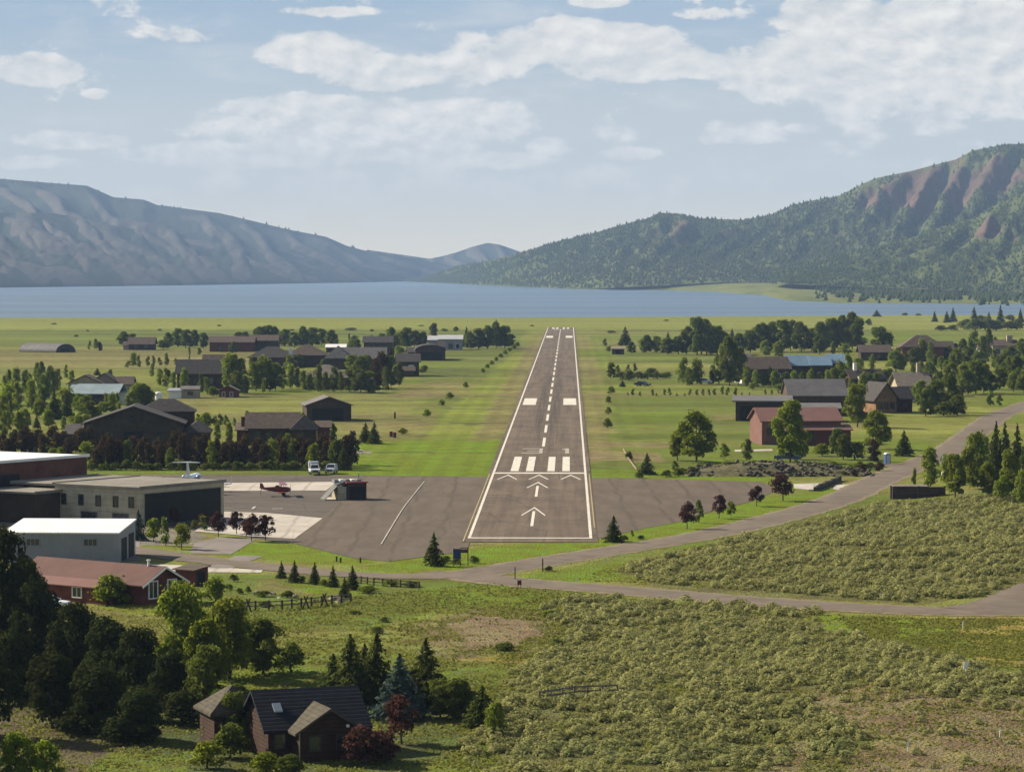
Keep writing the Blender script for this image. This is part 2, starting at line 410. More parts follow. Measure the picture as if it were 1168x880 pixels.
def build_ground():
    a = np.unique(np.concatenate([np.linspace(-1.2, -.19, 45), np.arange(-.19, .19, .00085), np.linspace(.19, 1.2, 45)]))
    y = 140 * np.exp(np.arange(0, math.log(3300 / 140), .0031))
    A, Y = np.meshgrid(a, y); X = A * (Y + 20); Z = hz(X, Y)
    px, py = project(X, Y, np.zeros_like(X))
    cov = np.empty(X.shape + (3,))
    n1 = fbm(X / 60, Y / 60, 1); n2 = fbm(X / 14, Y / 14, 5); n3 = fbm(X / 200, Y / 90, 9); n4 = fbm(X / 3.2, Y / 3.2, 11, 3)
    t = sstep(.36, .64, n3 * .55 + n1 * .45)[..., None]
    cov[:] = np.array(GRASS) * (1 - t) + np.array(DRY) * t * .45 + np.array(PALE) * t * .55
    t2 = (sstep(.45, .7, n2) * .6)[..., None]; cov = cov * (1 - t2) + np.array(LAWN) * t2
    lawn_stripes = np.where(np.floor((X * .98 - Y * .018) / 2.4) % 2 == 0, 1.06, .95)
    jx = (fbm(X / 9, Y / 9, 21) - .5) * 5.0 * F / Y + (n4 - .5) * 1.2 * F / Y
    jy = (fbm(X / 11, Y / 11, 33) - .5) * 5
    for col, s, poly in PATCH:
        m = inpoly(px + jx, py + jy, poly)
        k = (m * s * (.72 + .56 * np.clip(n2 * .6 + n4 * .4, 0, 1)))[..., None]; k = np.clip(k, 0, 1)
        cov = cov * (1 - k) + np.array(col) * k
    mown = inpoly(px, py, [(405,503),(578,502),(562,543.5),(395,544),(394,517)]) | inpoly(px, py, [(620,378),(595,404),(470,503),(578,502),(630,380)]) | inpoly(px, py, [(658,382),(700,382),(740,540),(668,540)])
    cov = cov * np.where(mown, lawn_stripes, 1)[..., None]
    # ploughed and mown strips run across the far fields
    band = fbm(Y / 26, X / 900, 41, 3); far = sstep(560, 900, Y)
    cov = cov * (1 + far * (band - .5) * .8)[..., None]
    dry = (far * sstep(.62, .8, fbm(Y / 17, X / 500, 47, 2)) * .38)[..., None]
    cov = cov * (1 - dry) + np.array(TAN) * dry
    r, c = X.shape; idx = np.arange(r * c).reshape(r, c)
    q = np.stack([idx[:-1, :-1], idx[:-1, 1:], idx[1:, 1:], idx[1:, :-1]], -1).reshape(-1, 4)
    m = bpy.data.materials.new('meadow_ground'); m.use_nodes = True; T = NT(m.node_tree)
    b = T.n['Principled BSDF']; b.inputs['Roughness'].default_value = 0.95; b.inputs['Specular IOR Level'].default_value = 0.05
    at = T.new('ShaderNodeAttribute', attribute_name='cover').outputs['Color']
    pos = T.new('ShaderNodeNewGeometry').outputs['Position']
    f1 = T.noise(pos, 0.9, 4.0, 0.65); f2 = T.noise(pos, 0.16, 4.0, 0.6); f3 = T.noise(T.scale(pos, (1, 1, 1)), 3.5, 2.0, 0.6)
    v = T.m('ADD', T.m('ADD', T.m('MULTIPLY', f1, 0.9), T.m('MULTIPLY', f2, 1.0)), T.m('MULTIPLY', f3, 0.5))
    col = T.mix(1.0, at, T.new('ShaderNodeCombineColor').outputs[0], 'MULTIPLY')
    vv = T.ramp(v, 0.75, 1.65, 0.58, 1.42)
    mul = T.new('ShaderNodeVectorMath', operation='SCALE'); T.l.new(at, mul.inputs[0]); T.l.new(vv, mul.inputs['Scale'])
    hs = T.new('ShaderNodeHueSaturation'); T.l.new(mul.outputs[0], hs.inputs['Color'])
    T.put(hs.inputs['Hue'], T.ramp(f2, 0.3, 0.7, 0.475, 0.525)); T.put(hs.inputs['Saturation'], T.ramp(f1, 0.3, 0.7, 0.8, 1.15))
    T.l.new(hs.outputs[0], b.inputs['Base Color'])
    bp = T.new('ShaderNodeBump'); bp.inputs['Strength'].default_value = 0.9; bp.inputs['Distance'].default_value = 0.5
    T.l.new(T.m('ADD', f1, f3), bp.inputs['Height']); T.l.new(bp.outputs[0], b.inputs['Normal'])
    me = np_mesh('ground', np.stack([X, Y, Z], -1).reshape(-1, 3), q, m, {'cover': cov.reshape(-1, 3)}, smooth=True)
    link('ground', me, kind='structure')
build_ground()

def build_lake():
    m = bpy.data.materials.new('lake_water'); m.use_nodes = True; T = NT(m.node_tree)
    b = T.n['Principled BSDF']
    b.inputs['Base Color'].default_value = (.055, .082, .105, 1); b.inputs['IOR'].default_value = 1.33
    pos = T.new('ShaderNodeNewGeometry').outputs['Position']
    st = T.noise(T.scale(pos, (.0011, .0042, 1)), 1.0, 5.0, 0.6, 0.3)
    T.l.new(T.ramp(st, 0.35, 0.65, 0.28, 0.34), b.inputs['Roughness'])
    rip = T.noise(T.scale(pos, (.05, .05, 1)), 1.0, 6.0, 0.75)
    bp = T.new('ShaderNodeBump'); bp.inputs['Strength'].default_value = 1.0; bp.inputs['Distance'].default_value = .45
    T.l.new(rip, bp.inputs['Height']); T.l.new(bp.outputs[0], b.inputs['Normal'])
    v = [(-14000, 2600, -1.5), (14000, 2600, -1.5), (14000, 26000, -1.5), (-14000, 26000, -1.5)]
    link('lake', np_mesh('lake', v, [(0, 1, 2, 3)], m), kind='structure')
build_lake()

# ------------------------------------------------------------------ hills
def pl(pts):
    xs = np.array([p[0] for p in pts], float); ys = np.array([p[1] for p in pts], float)
    return lambda x: np.interp(x, xs, ys)
def hill_mat(name, bare, bare2, green, green2, bump=.7):
    m = bpy.data.materials.new(name); m.use_nodes = True; T = NT(m.node_tree)
    b = T.n['Principled BSDF']; b.inputs['Roughness'].default_value = 1.0; b.inputs['Specular IOR Level'].default_value = 0.0
    pos = T.new('ShaderNodeNewGeometry').outputs['Position']
    n1 = T.noise(pos, 0.004, 6.0, 0.62); n2 = T.noise(pos, 0.02, 4.0, 0.65); n3 = T.noise(pos, .0013, 5.0, .6)
    veg = T.new('ShaderNodeAttribute', attribute_name='veg').outputs['Fac']
    k = T.m('ADD', veg, T.m('MULTIPLY', T.m('SUBTRACT', n2, 0.5), 0.9))
    rock = T.mix(T.ramp(n1, 0.35, 0.65), bare, bare2)
    wood = T.mix(T.ramp(n3, 0.4, 0.62), green, green2)
    T.l.new(T.mix(T.ramp(k, 0.35, 0.65), rock, wood), b.inputs['Base Color'])
    bp = T.new('ShaderNodeBump'); bp.inputs['Strength'].default_value = bump; bp.inputs['Distance'].default_value = 14.0
    T.l.new(n2, bp.inputs['Height']); T.l.new(bp.outputs[0], b.inputs['Normal'])
    return m
HILLS = {}
def hill(name, crest, base, dcrest, m, x0, x1, gw=38, skew=1.6, amp=.42, seed=0, power=1.0, zb=None, veg=None, step=2.5, rough=.05):
    """terrain rising from its shore line (photo row -> distance at lake level) to a crest dcrest(px) metres away"""
    cx = np.arange(x0, x1, step); n = 110
    t = np.concatenate([np.linspace(0, 1, n), np.linspace(1.02, 1.4, 14)])
    yc, yb, dc = pl(crest)(cx), pl(base)(cx), (pl(dcrest)(cx) if isinstance(dcrest, list) else np.full(cx.shape, float(dcrest)))
    z0 = np.full(cx.shape, -1.6) if zb is None else pl(zb)(cx)
    db = F * (CH - z0) / (yb - HOR)
    dc = np.maximum(dc, db * 1.03)
    zc = CH + (HOR - yc) / F * dc
    T_, C_ = np.meshgrid(t, cx, indexing='ij')
    tt = np.clip(T_, 0, 1); D = db + (dc - db) * T_
    s = tt ** power
    warp = (fbm(C_ / 130, tt * .9, seed + 3) - .5) * 2.4 + (fbm(C_ / 40, tt * 2, seed + 4) - .5) * .22
    u = C_ / gw + skew * tt + warp
    g = (.5 - .5 * np.cos(2 * np.pi * u)) ** .8                         # gully bottoms at 1 - g = 1
    u2 = C_ / (gw * .37) + skew * 1.5 * tt + warp * 2
    g2 = .5 - .5 * np.cos(2 * np.pi * u2)
    strength = fbm(C_ / (gw * 1.5), tt * .8, seed + 8)
    cut = (g ** 1.2 * (.5 + strength) * .75 + g2 * .06)
    bell = (4 * tt * (1 - tt)) ** .7
    rise = np.maximum(zc - z0, 4)
    Z = z0 + rise * s * (1 - amp * cut * bell) + rise * rough * bell * (fbm(C_ / 9, tt * 14, seed + 5, 4) - .5)
    back = np.clip(T_ - 1, 0, None); Z = np.where(T_ > 1, zc - rise * back * 1.3, Z)
    X = (C_ - 584) / F * D
    vg = veg(C_, tt, g, strength) if veg else sstep(.40, .72, g * .7 + strength * .5 + (fbm(C_ / 22, tt * 3, seed + 31) - .5) * .5)
    r, c = X.shape; idx = np.arange(r * c).reshape(r, c)
    q = np.stack([idx[:-1, :-1], idx[:-1, 1:], idx[1:, 1:], idx[1:, :-1]], -1).reshape(-1, 4)
    me = np_mesh(name, np.stack([X, D, Z], -1).reshape(-1, 3), q, m, {'veg': vg.reshape(-1)}, smooth=True)
    link(name, me, kind='structure')
    HILLS[name + str(seed)] = (X, D, Z, C_, tt, vg)
mL = hill_mat('grassy_ridge', (.098,.090,.078), (.080,.076,.066), (.030,.040,.036), (.044,.054,.040), .22)
mR = hill_mat('wooded_mountain', (.115,.075,.060), (.080,.060,.045), (.054,.068,.026), (.086,.102,.038))
shoreL = [(-600,333),(0,328),(200,325.5),(400,322.3),(480,320.6),(620,320)]
vegL = lambda C, t, g, s: np.clip(sstep(.42, .78, g * .75 + s * .45) + sstep(.84, .97, t + (s - .5) * .3) * .8, 0, 1)
hill('ridge', [(-600,175),(-200,205),(0,204),(60,209),(100,212),(130,225),(165,228),(180,234),(250,243),(280,250),(330,262),(372,270),(395,280),(420,287),(450,291),(480,296),(540,310),(600,319)],
     shoreL, [(-600,13500),(300,14300),(480,15400),(600,15600)], mL, -600, 600, 62, 2.0, .20, 1, .85, veg=vegL, rough=.05)
hill('ridge', [(-600,228),(-100,236),(0,242),(60,243),(100,250),(130,257),(205,271),(250,277),(300,284),(345,291),(400,304),(440,313),(470,319)],
     shoreL, [(-600,10800),(0,11200),(300,12600),(470,14400)], mL, -600, 470, 66, 1.5, .24, 2, .8, rough=.05)
hill('peak', [(360,300),(420,285),(455,290),(490,295),(505,292),(520,288),(540,281),(556,277),(570,279),(590,286),(620,296),(700,310)],
     [(360,320.4),(700,320.4)], 15800, mL, 380, 680, 26, 1.0, .3, 3, .9)
shoreR = [(460,321.0),(480,323),(520,325.5),(560,328),(640,329.5),(700,330.5),(760,331),(820,333),(870,337),(900,343),(960,346),(1050,346.5),(1168,349),(1500,352)]
# low green land at the mountain's foot, then the mountain itself
footY = [(460,321),(640,329),(700,328),(760,325),(830,321.5),(920,322),(1000,326),(1168,332),(1500,331)]
footZ = [(460,-1.6),(640,-1.6),(700,3.7),(760,10.2),(830,17.7),(920,17.4),(1000,10.6),(1168,1.0),(1500,2.4)]
spurY = [(860,323),(900,324),(1000,328),(1168,334),(1500,334)]
spurZ = [(860,16),(900,17.6),(1000,12.7),(1168,5.4),(1500,5.4)]
def vegR(C, t, g, s):
    px = C; sl = fbm(C / 40, t * 4, 77)
    v = .82 + (sl - .45) * 1.0
    sc1 = np.exp(-((px - 1035) / 60) ** 2 - ((t - .78) / .17) ** 2) * sstep(.35, .6, fbm(px / 13 + t * 7, t * 3, 91))
    sc2 = np.exp(-((px - 1120) / 75) ** 2 - ((t - .80) / .15) ** 2) * .62
    sc3 = np.exp(-((px - 765) / 30) ** 2 - ((t - .75) / .2) ** 2) * .5
    return np.clip(v - sc1 * 1.2 - sc2 - sc3, 0, 1)
hill('mountain', [(455,322),(475,319),(520,305),(545,300),(580,292),(610,283),(640,274),(670,268),(700,259),(735,250),(755,243),(775,244),(795,249),(850,251),(885,243),(905,234),(925,229),(955,224),(985,209),(1000,203),(1040,195),(1062,189),(1090,182),(1108,172),(1140,166),(1168,164),(1300,150),(1500,150)],
     footY, [(455,9800),(560,9300),(760,8900),(1000,8600),(1500,8800)], mR, 456, 1500, 44, -2.8, .24, 4, .92, zb=footZ, veg=vegR, rough=.12)
hill('mountain', [(860,316),(900,303),(955,290),(1000,282),(1047,269),(1075,258),(1110,249),(1130,236),(1168,220),(1300,185),(1500,180)],
     spurY, [(860,6800),(1000,6700),(1500,6900)], mR, 880, 1500, 44, -2.4, .26, 5, .95, zb=spurZ,
     veg=lambda C, t, g, s: np.clip(.86 + (fbm(C / 30, t * 4, 55) - .45) * 1.1 - 1.1 * np.exp(-((C - 1130) / 16) ** 2 - ((t - .74) / .10) ** 2) - .6 * np.exp(-((C - 1165) / 20) ** 2 - ((t - .6) / .10) ** 2), 0, 1), rough=.12)
def build_foot():
    cx = np.arange(640, 1500, 3.0); t = np.linspace(0, 1, 24)
    zb = pl(footZ)(cx); yb = pl(footY)(cx); d0 = F * (CH + 1.6) / (pl(shoreR)(cx) - HOR); d1 = F * (CH - zb) / (yb - HOR)
    d1 = np.maximum(d1, d0 + 30)
    T_, C_ = np.meshgrid(t, cx, indexing='ij')
    D = d0 + (d1 * 1.02 - d0) * T_; X = (C_ - 584) / F * D
    Z = -1.8 + (zb + 2.0) * T_ + T_ * (1 - T_) * (fbm(C_ / 20, T_ * 3, 3) - .4) * 3
    r, c = X.shape; idx = np.arange(r * c).reshape(r, c)
    q = np.stack([idx[:-1, :-1], idx[:-1, 1:], idx[1:, 1:], idx[1:, :-1]], -1).reshape(-1, 4)
    m = hill_mat('shore_meadow', (.135,.145,.05), (.115,.13,.045), (.06,.08,.03), (.08,.10,.035))
    link('far_shore', np_mesh('far_shore', np.stack([X, D, Z], -1).reshape(-1, 3), q, m, {'veg': (fbm(C_ / 26, T_ * 3, 13) * .8).reshape(-1)}, smooth=True), kind='structure')
    HILLS['foot'] = (X, D, Z, C_, T_, None)
build_foot()

def build_woods():
    """conifer woods on the far slopes: thousands of small trees in one mass per slope"""
    wm = leaf_mat('far_conifer', (.034,.048,.020), (.062,.080,.032), 0.1, 0.0)
    def woods(name, label, pts, hs):
        n = len(pts); k = 5
        ang = np.arange(k) * 2 * np.pi / k
        base = np.stack([np.cos(ang), np.sin(ang), np.zeros(k)], -1)
        r = hs * rng.uniform(.28, .5, n)
        lo = pts[:, None, :] + base[None] * r[:, None, None]; lo[..., 2] += (hs * .06)[:, None]
        top = pts.copy(); top[:, 2] += hs; top[:, :2] += rng.normal(0, .03, (n, 2)) * hs[:, None]
        V = np.concatenate([lo, top[:, None, :]], 1).reshape(-1, 3)
        b = (np.arange(n) * (k + 1))[:, None]
        tri = np.stack([np.stack([b[:, 0] + i, b[:, 0] + (i + 1) % k, b[:, 0] + k], -1) for i in range(k)], 1).reshape(-1, 3)
        o = link(name, np_mesh(name, V, tri, wm), kind='stuff', label=label, category='woods')
    def pick(key, n, fn):
        X, D, Z, C, T_, vg = HILLS[key]; r, c = X.shape
        i = rng.uniform(0, r - 1.01, n * 6); j = rng.uniform(0, c - 1.01, n * 6)
        i0 = i.astype(int); j0 = j.astype(int)
        p = fn(C[i0, j0], T_[i0, j0], vg[i0, j0] if vg is not None else None)
        ok = np.nonzero(rng.uniform(0, 1, len(i)) < p)[0][:n]
        i, j, i0, j0 = i[ok], j[ok], i0[ok], j0[ok]; fi, fj = i - i0, j - j0
        def L(A): return (A[i0, j0] * (1-fi) * (1-fj) + A[i0+1, j0] * fi * (1-fj) + A[i0, j0+1] * (1-fi) * fj + A[i0+1, j0+1] * fi * fj)
        return np.stack([L(X), L(D), L(Z) - .5], -1)
    p = pick('mountain4', 24000, lambda C, t, v: np.where((C > 456) & (C < 1250) & (t < 1), sstep(.42, .8, v) * (.35 + .65 * sstep(.3, .6, fbm(C / 30, t * 6, 7))), 0))
    woods('conifer_woods', 'dense conifer woods covering the big mountain on the right', p, rng.uniform(4, 10.5, len(p)))
    p = pick('mountain5', 9000, lambda C, t, v: np.where((C < 1250) & (t < 1), sstep(.45, .8, v) * (.2 + .8 * sstep(.4, .6, fbm(C / 25, t * 7, 17))), 0))
    woods('conifer_woods', 'scattered conifer woods on the lower spur at the far right', p, rng.uniform(3, 8, len(p)))
    p = pick('ridge1', 1500, lambda C, t, v: np.where((C > -100) & (C < 480) & (t > .95) & (t < 1.0), .9 * sstep(.35, .6, fbm(C / 25, t * 0, 27)), 0))
    woods('conifer_woods', 'thin line of conifers along the crest of the left ridge', p, rng.uniform(8, 17, len(p)))
    p = pick('foot', 2600, lambda C, t, v: np.where((C > 925) & (C < 1300), np.exp(-((t - np.interp(C, [925, 1050, 1168], [.5, .4, .3])) / .22) ** 2) * sstep(.3, .5, fbm(C / 16, t * 3, 61)), 0))
    woods('broadleaf_woods', 'dark woods along the far right lake shore', p, rng.uniform(5, 11, len(p)))
build_woods()

# ------------------------------------------------------------------ air
def build_haze():
    b = MB().box(-16000, 16000, -600, 19500, -5.5, 560)
    m = bpy.data.materials.new('haze_air'); m.use_nodes = True; T = NT(m.node_tree); T.n.clear()
    out = T.new('ShaderNodeOutputMaterial'); v = T.new('ShaderNodeVolumePrincipled')
    v.inputs['Color'].default_value = (.37, .55, .86, 1); v.inputs['Density'].default_value = HAZE; v.inputs['Anisotropy'].default_value = 0.0
    T.l.new(v.outputs[0], out.inputs['Volume'])
    b.build('haze', m, kind='stuff')
HAZE = 4.3e-5
build_haze()

# ------------------------------------------------------------------ pavement
def asphalt(name, a, b, streak, lines=0.0, cracks=0.5, rubber=0.0):
    m = bpy.data.materials.new(name); m.use_nodes = True; T = NT(m.node_tree)
    p = T.n['Principled BSDF']; p.inputs['Roughness'].default_value = 0.9; p.inputs['Specular IOR Level'].default_value = 0.15
    co = T.new('ShaderNodeTexCoord').outputs['Object']
    n = T.noise(T.scale(co, streak), 1.0, 5.0, 0.62); n2 = T.noise(co, 0.07, 4.0, 0.6); n3 = T.noise(co, 2.2, 3.0, 0.7)
    f = T.m('ADD', T.m('MULTIPLY', n, 0.5), T.m('ADD', T.m('MULTIPLY', n2, 0.35), T.m('MULTIPLY', n3, 0.15)))
    col = T.mix(T.ramp(f, 0.33, 0.67), a, b)
    if lines:
        sp = T.new('ShaderNodeSeparateXYZ'); T.l.new(co, sp.inputs[0])
        w = T.m('ADD', T.m('MULTIPLY', sp.outputs[0], lines), T.m('MULTIPLY', T.noise(co, 0.05, 3.0), 0.5))
        g = T.ramp(T.m('ABSOLUTE', T.m('SUBTRACT', T.m('FRACT', w), 0.5)), 0.40, 0.5)
        col = T.mix(T.m('MULTIPLY', T.m('MULTIPLY', g, 0.55), T.ramp(n2, 0.3, 0.6)), col, tuple(q * .5 for q in a))
    if rubber:                       # tyre rubber laid down along the landing zone
        sp = T.new('ShaderNodeSeparateXYZ'); T.l.new(co, sp.inputs[0])
        lane = T.ramp(T.m('ABSOLUTE', T.m('SUBTRACT', T.m('ABSOLUTE', sp.outputs[0]), 1.9)), 0.2, 2.2, 1.0, 0.0)
        zone = T.m('MULTIPLY', T.ramp(sp.outputs[1], 150, 380), T.ramp(sp.outputs[1], 520, 1100, 1.0, 0.15))
        tr = T.noise(T.scale(co, (3.0, .012, 1)), 1.0, 4.0, 0.7)
        col = T.mix(T.m('MULTIPLY', T.m('MULTIPLY', lane, zone), T.m('MULTIPLY', T.ramp(tr, .35, .65), rubber)), col, tuple(q * .35 for q in a))
    cr = T.new('ShaderNodeTexVoronoi', feature='DISTANCE_TO_EDGE'); T.l.new(T.scale(co, (.10, .05, .1)), cr.inputs['Vector']); cr.inputs['Scale'].default_value = 1.0
    ck = T.m('MULTIPLY', T.ramp(cr.outputs['Distance'], 0.0, 0.02, 1.0, 0.0), cracks * .6)
    col = T.mix(ck, col, tuple(q * .55 for q in a))
    T.l.new(col, p.inputs['Base Color'])
    bp = T.new('ShaderNodeBump'); bp.inputs['Strength'].default_value = .3; bp.inputs['Distance'].default_value = .03
    T.l.new(n3, bp.inputs['Height']); T.l.new(bp.outputs[0], p.inputs['Normal'])
    MATS[name] = m; return m
A_RWY = asphalt('runway_asphalt', (.060,.044,.030), (.140,.104,.071), (.55, .012, 1), 0, .9, .8)
A_APR = asphalt('apron_asphalt', (.072,.055,.038), (.110,.085,.060), (.35, .05, 1), .16, .5)
A_DRK = asphalt('old_apron_asphalt', (.058,.047,.037), (.098,.080,.063), (.06, .22, 1), 0, .8)
A_ROAD = asphalt('road_asphalt', (.098,.078,.058), (.150,.120,.090), (.3, .3, 1), 0, .3)
CONC = asphalt('concrete', (.30,.27,.225), (.42,.385,.33), (.15, .15, 1), .2, .5)
GRVL = asphalt('gravel', (.13,.112,.10), (.20,.175,.155), (.4, .4, 1), 0, .2)
def worn(name, rgb, under, amount):
    m = mat(name, rgb, .75, .12, .6); T = NT(m.node_tree); b = T.n['Principled BSDF']; src = b.inputs['Base Color'].links[0].from_socket
    co = T.new('ShaderNodeTexCoord').outputs['Object']
    k = T.m('ADD', T.m('MULTIPLY', T.noise(T.scale(co, (1.6, .22, 1)), 1.0, 5.0, .7), .7), T.m('MULTIPLY', T.noise(co, .08, 3.0), .3))
    T.l.new(T.mix(T.ramp(k, .62 - amount, .80 - amount), src, under), b.inputs['Base Color']); return m
PAINT = worn('runway_paint', (.52,.49,.42), (.16,.135,.11), .06)
PAINT_NUM = worn('faded_number_paint', (.32,.29,.24), (.15,.125,.10), .12)
PAINT_OLD = mat('worn_paint', (.36,.335,.28), .8, .2, .6)

def sheet(name, pts, z, m, parent=None, kind='structure'):
    """flat sheet with a given outline; pts in photo pixels on the ground"""
    P = [gp(*p) for p in pts]; o = P[0]
    bm = bmesh.new(); vs = [bm.verts.new((p.x - o.x, p.y - o.y, 0)) for p in P]
    f = bm.faces.new(vs); f.normal_update()
    if f.normal.z < 0: f.normal_flip()
    bmesh.ops.triangulate(bm, faces=bm.faces)
    me = bpy.data.meshes.new(name); bm.to_mesh(me); bm.free(); me.materials.append(m)
    return link(name, me, parent, (o.x, o.y, z), **({'kind': kind} if kind else {}))
def smooth_path(P, n=14):
    out = []
    for i in range(len(P) - 1):
        p0, p1, p2, p3 = P[max(i-1, 0)], P[i], P[i+1], P[min(i+2, len(P)-1)]
        for k in range(n):
            t = k / n
            out.append(.5 * ((2*p1) + (p2-p0)*t + (2*p0-5*p1+4*p2-p3)*t*t + (3*p1-p0-3*p2+p3)*t**3))
    return out + [P[-1]]
def road(name, pts, w, m, z=.05):
    P = smooth_path([gp(*p) for p in pts]); vs, fs = [], []
    o = P[0].copy()
    for i, p in enumerate(P):
        d = (P[min(i+1, len(P)-1)] - P[max(i-1, 0)]); d.z = 0; d.normalize(); s = Vector((d.y, -d.x, 0))
        ww = w * (1 + .05 * math.sin(i * .9 + w) + .05 * math.sin(i * 2.3 + w * 3))
        for k in (-.5, -.25, 0, .25, .5):
            q = p + s * ww * k; vs.append((q.x - o.x, q.y - o.y, float(hz(q.x, q.y)) + z - o.z + (.05 if abs(k) < .4 else 0)))
        if i: b = (i - 1) * 5; fs += [(b+k, b+k+1, b+k+6, b+k+5) for k in range(4)]
    me = bpy.data.meshes.new(name); me.from_pydata(vs, [], fs); me.materials.append(m)
    bm = bmesh.new(); bm.from_mesh(me); bmesh.ops.recalc_face_normals(bm, faces=bm.faces)
    for f in bm.faces:
        if f.normal.z < 0: f.normal_flip()
    bm.to_mesh(me); bm.free()
    return link(name, me, None, o, kind='structure')

SHOULDER = asphalt('dirt_shoulder', (.13,.105,.058), (.19,.155,.095), (.5, .5, 1), 0, 0)
sheet('apron', [(60,541),(398,542),(563,543.5),(552,575),(533,628),(500,633),(445,640),(405,637),(385,632),(337,620),(310,617),(240,606),(150,600),(60,600)], .02, A_DRK)
sheet('taxiway', [(420,543.2),(563,543.6),(552,575),(532.5,628),(500,633),(445,640),(405,637),(385,632),(338,620),(348,602),(372,586),(398,564)], .05, A_APR)
sheet('taxiway', [(668,545),(700,545),(868,549.5),(880,553),(884,560),(856,572),(808,584),(775,595),(738,602),(706,609),(676,616)], .05, A_APR)
sheet('concrete_pad', [(240,551),(384,549.5),(372,559.5),(253,560),(250,557),(240,556)], .07, CONC)
sheet('concrete_pad', [(246,588),(256,583.5),(305,585),(368,591),(336,614.5),(290,612),(222,606)], .07, CONC)
sheet('concrete_pad', [(905,552),(940,550.5),(946,553),(930,559),(906,557)], .05, CONC)
sheet('concrete_pad', [(952,553),(990,550.5),(986,555.5),(968,559),(950,558)], .05, CONC)
sheet('gravel_lot', [(222,619),(250,612.5),(292,615),(264,632),(216,631)], .04, GRVL)
sheet('gravel_lot', [(-60,590),(60,588),(160,600),(160,640),(-60,632)], .03, GRVL)
sheet('concrete_path', [(140,642),(215,645),(300,650.3),(298,653),(220,652.6),(140,650)], .06, CONC)
sheet('concrete_path', [(838,513),(880,512),(882,514),(838,515)], .05, CONC)
sheet('gravel_strip', [(388,516),(424,514.5),(424,517.2),(390,517.5)], .04, GRVL)
road('road', [(100,622),(150,627),(210,636),(300,646),(380,654),(450,657),(520,656),(575,648),(640,637),(700,627.5),(785,613.6),(837,603),(888,590),(935,577),(973,563),(1001,548.5),(1026,538),(1050,528),(1075,518),(1093,507),(1117,489),(1135,476),(1154,468),(1200,452),(1280,432)], 6.6, A_ROAD, .065)
road('road_shoulder', [(480,656),(520,656),(575,648),(640,637),(700,627.5),(785,613.6),(837,603),(888,590),(935,577),(973,563),(1001,548.5),(1026,538),(1050,528),(1075,518),(1093,507),(1117,489),(1135,476),(1154,468),(1200,452),(1280,432)], 8.6, SHOULDER, .03)
road('road', [(480,654),(540,658),(590,664),(650,668.5),(720,674),(800,681),(880,687),(960,692),(1040,696),(1100,697.5),(1168,697),(1250,693),(1450,680)], 6.8, A_ROAD, .085)
road('road_shoulder', [(540,658.3),(590,664),(650,668.5),(720,674),(800,681),(880,687),(960,692),(1040,696),(1100,697.5),(1168,697),(1250,693),(1450,680)], 9.2, SHOULDER, .04)
road('road', [(1100,696),(1130,692),(1152,686),(1175,677),(1210,662),(1260,640),(1400,600)], 7.5, A_ROAD, .10)
road('driveway', [(985,531),(1020,530.5),(1050,529.5)], 9, A_ROAD, .09)
road('driveway', [(248,648),(268,640),(285,634)], 4, GRVL, .04)

# runway in its own frame: x across, y along, from the displaced end
RA = math.atan(64.7 / F); RO = gp(604.5, 614.5)
def ry(y): return F * CH / (y - HOR) - F * CH / (614.5 - HOR)
def rsheet(name, polys, z, m, parent=None, **kw):
    vs, fs = [], []
    for p in polys:
        b = len(vs); vs += [(x, y, z) for x, y in p]; fs.append(tuple(range(b, b + len(p))))
    me = bpy.data.meshes.new(name); me.from_pydata(vs, [], fs); me.materials.append(m)
    bm = bmesh.new(); bm.from_mesh(me)
    bmesh.ops.triangulate(bm, faces=[f for f in bm.faces if len(f.verts) > 4])
    for f in bm.faces:
        f.normal_update()
        if f.normal.z < 0: f.normal_flip()
    bm.to_mesh(me); bm.free()
    return link(name, me, parent, None, **kw)
LEN = ry(373.2)
rwy = rsheet('runway', [[(-10, -6), (10, -6), (10, LEN * .25), (-10, LEN * .25)], [(-10, LEN * .25), (10, LEN * .25), (10, LEN * .6), (-10, LEN * .6)], [(-10, LEN * .6), (10, LEN * .6), (10, LEN), (-10, LEN)]], .09, A_RWY, kind='structure')
rwy.location = (RO.x, RO.y, 0); rwy.rotation_euler.z = -RA
R = lambda x0, x1, y0, y1: [(x0, y0), (x1, y0), (x1, y1), (x0, y1)]
MZ = .13
for s in (-1, 1): rsheet('edge_line', [R(s*9-.22, s*9+.22, 0, LEN)], MZ, PAINT, rwy)
rsheet('yellow_line', [R(-9.82, -9.62, -6, 150)], MZ, mat('yellow_paint', (.30,.25,.13), .8, .25, .5), rwy)
rsheet('yellow_line', [R(9.62, 9.80, 20, 150)], MZ, MATS['yellow_paint'], rwy)
rsheet('end_line', [R(-8.77, 8.77, 0, 1.4)], MZ, PAINT, rwy)
rsheet('threshold_bar', [R(-8.77, 8.77, ry(540.5), ry(539.2))], MZ, PAINT, rwy)
for x0, x1 in ((-5.8, -4.2), (-2.75, -1.25), (1.5, 2.95), (4.45, 5.95)):
    rsheet('threshold_stripe', [R(x0, x1, ry(537.6), ry(521.2))], MZ, PAINT, rwy)
def chevron(cx, y0, y1, hw, t=.45): return [(cx - hw, y0), (cx - hw + t*.2, y0 - 1.6), (cx, y1 - 2.9), (cx + hw - t*.2, y0 - 1.6), (cx + hw, y0), (cx, y1)]
for cx in (-6.0, 0.0, 6.1): rsheet('chevron', [chevron(cx, ry(546.8), ry(541.6), 1.9)], MZ, PAINT, rwy)
rsheet('arrow', [chevron(0, ry(556.3), ry(549.9), 1.95), R(-.24, .24, ry(566.8), ry(554.5))], MZ, PAINT, rwy)
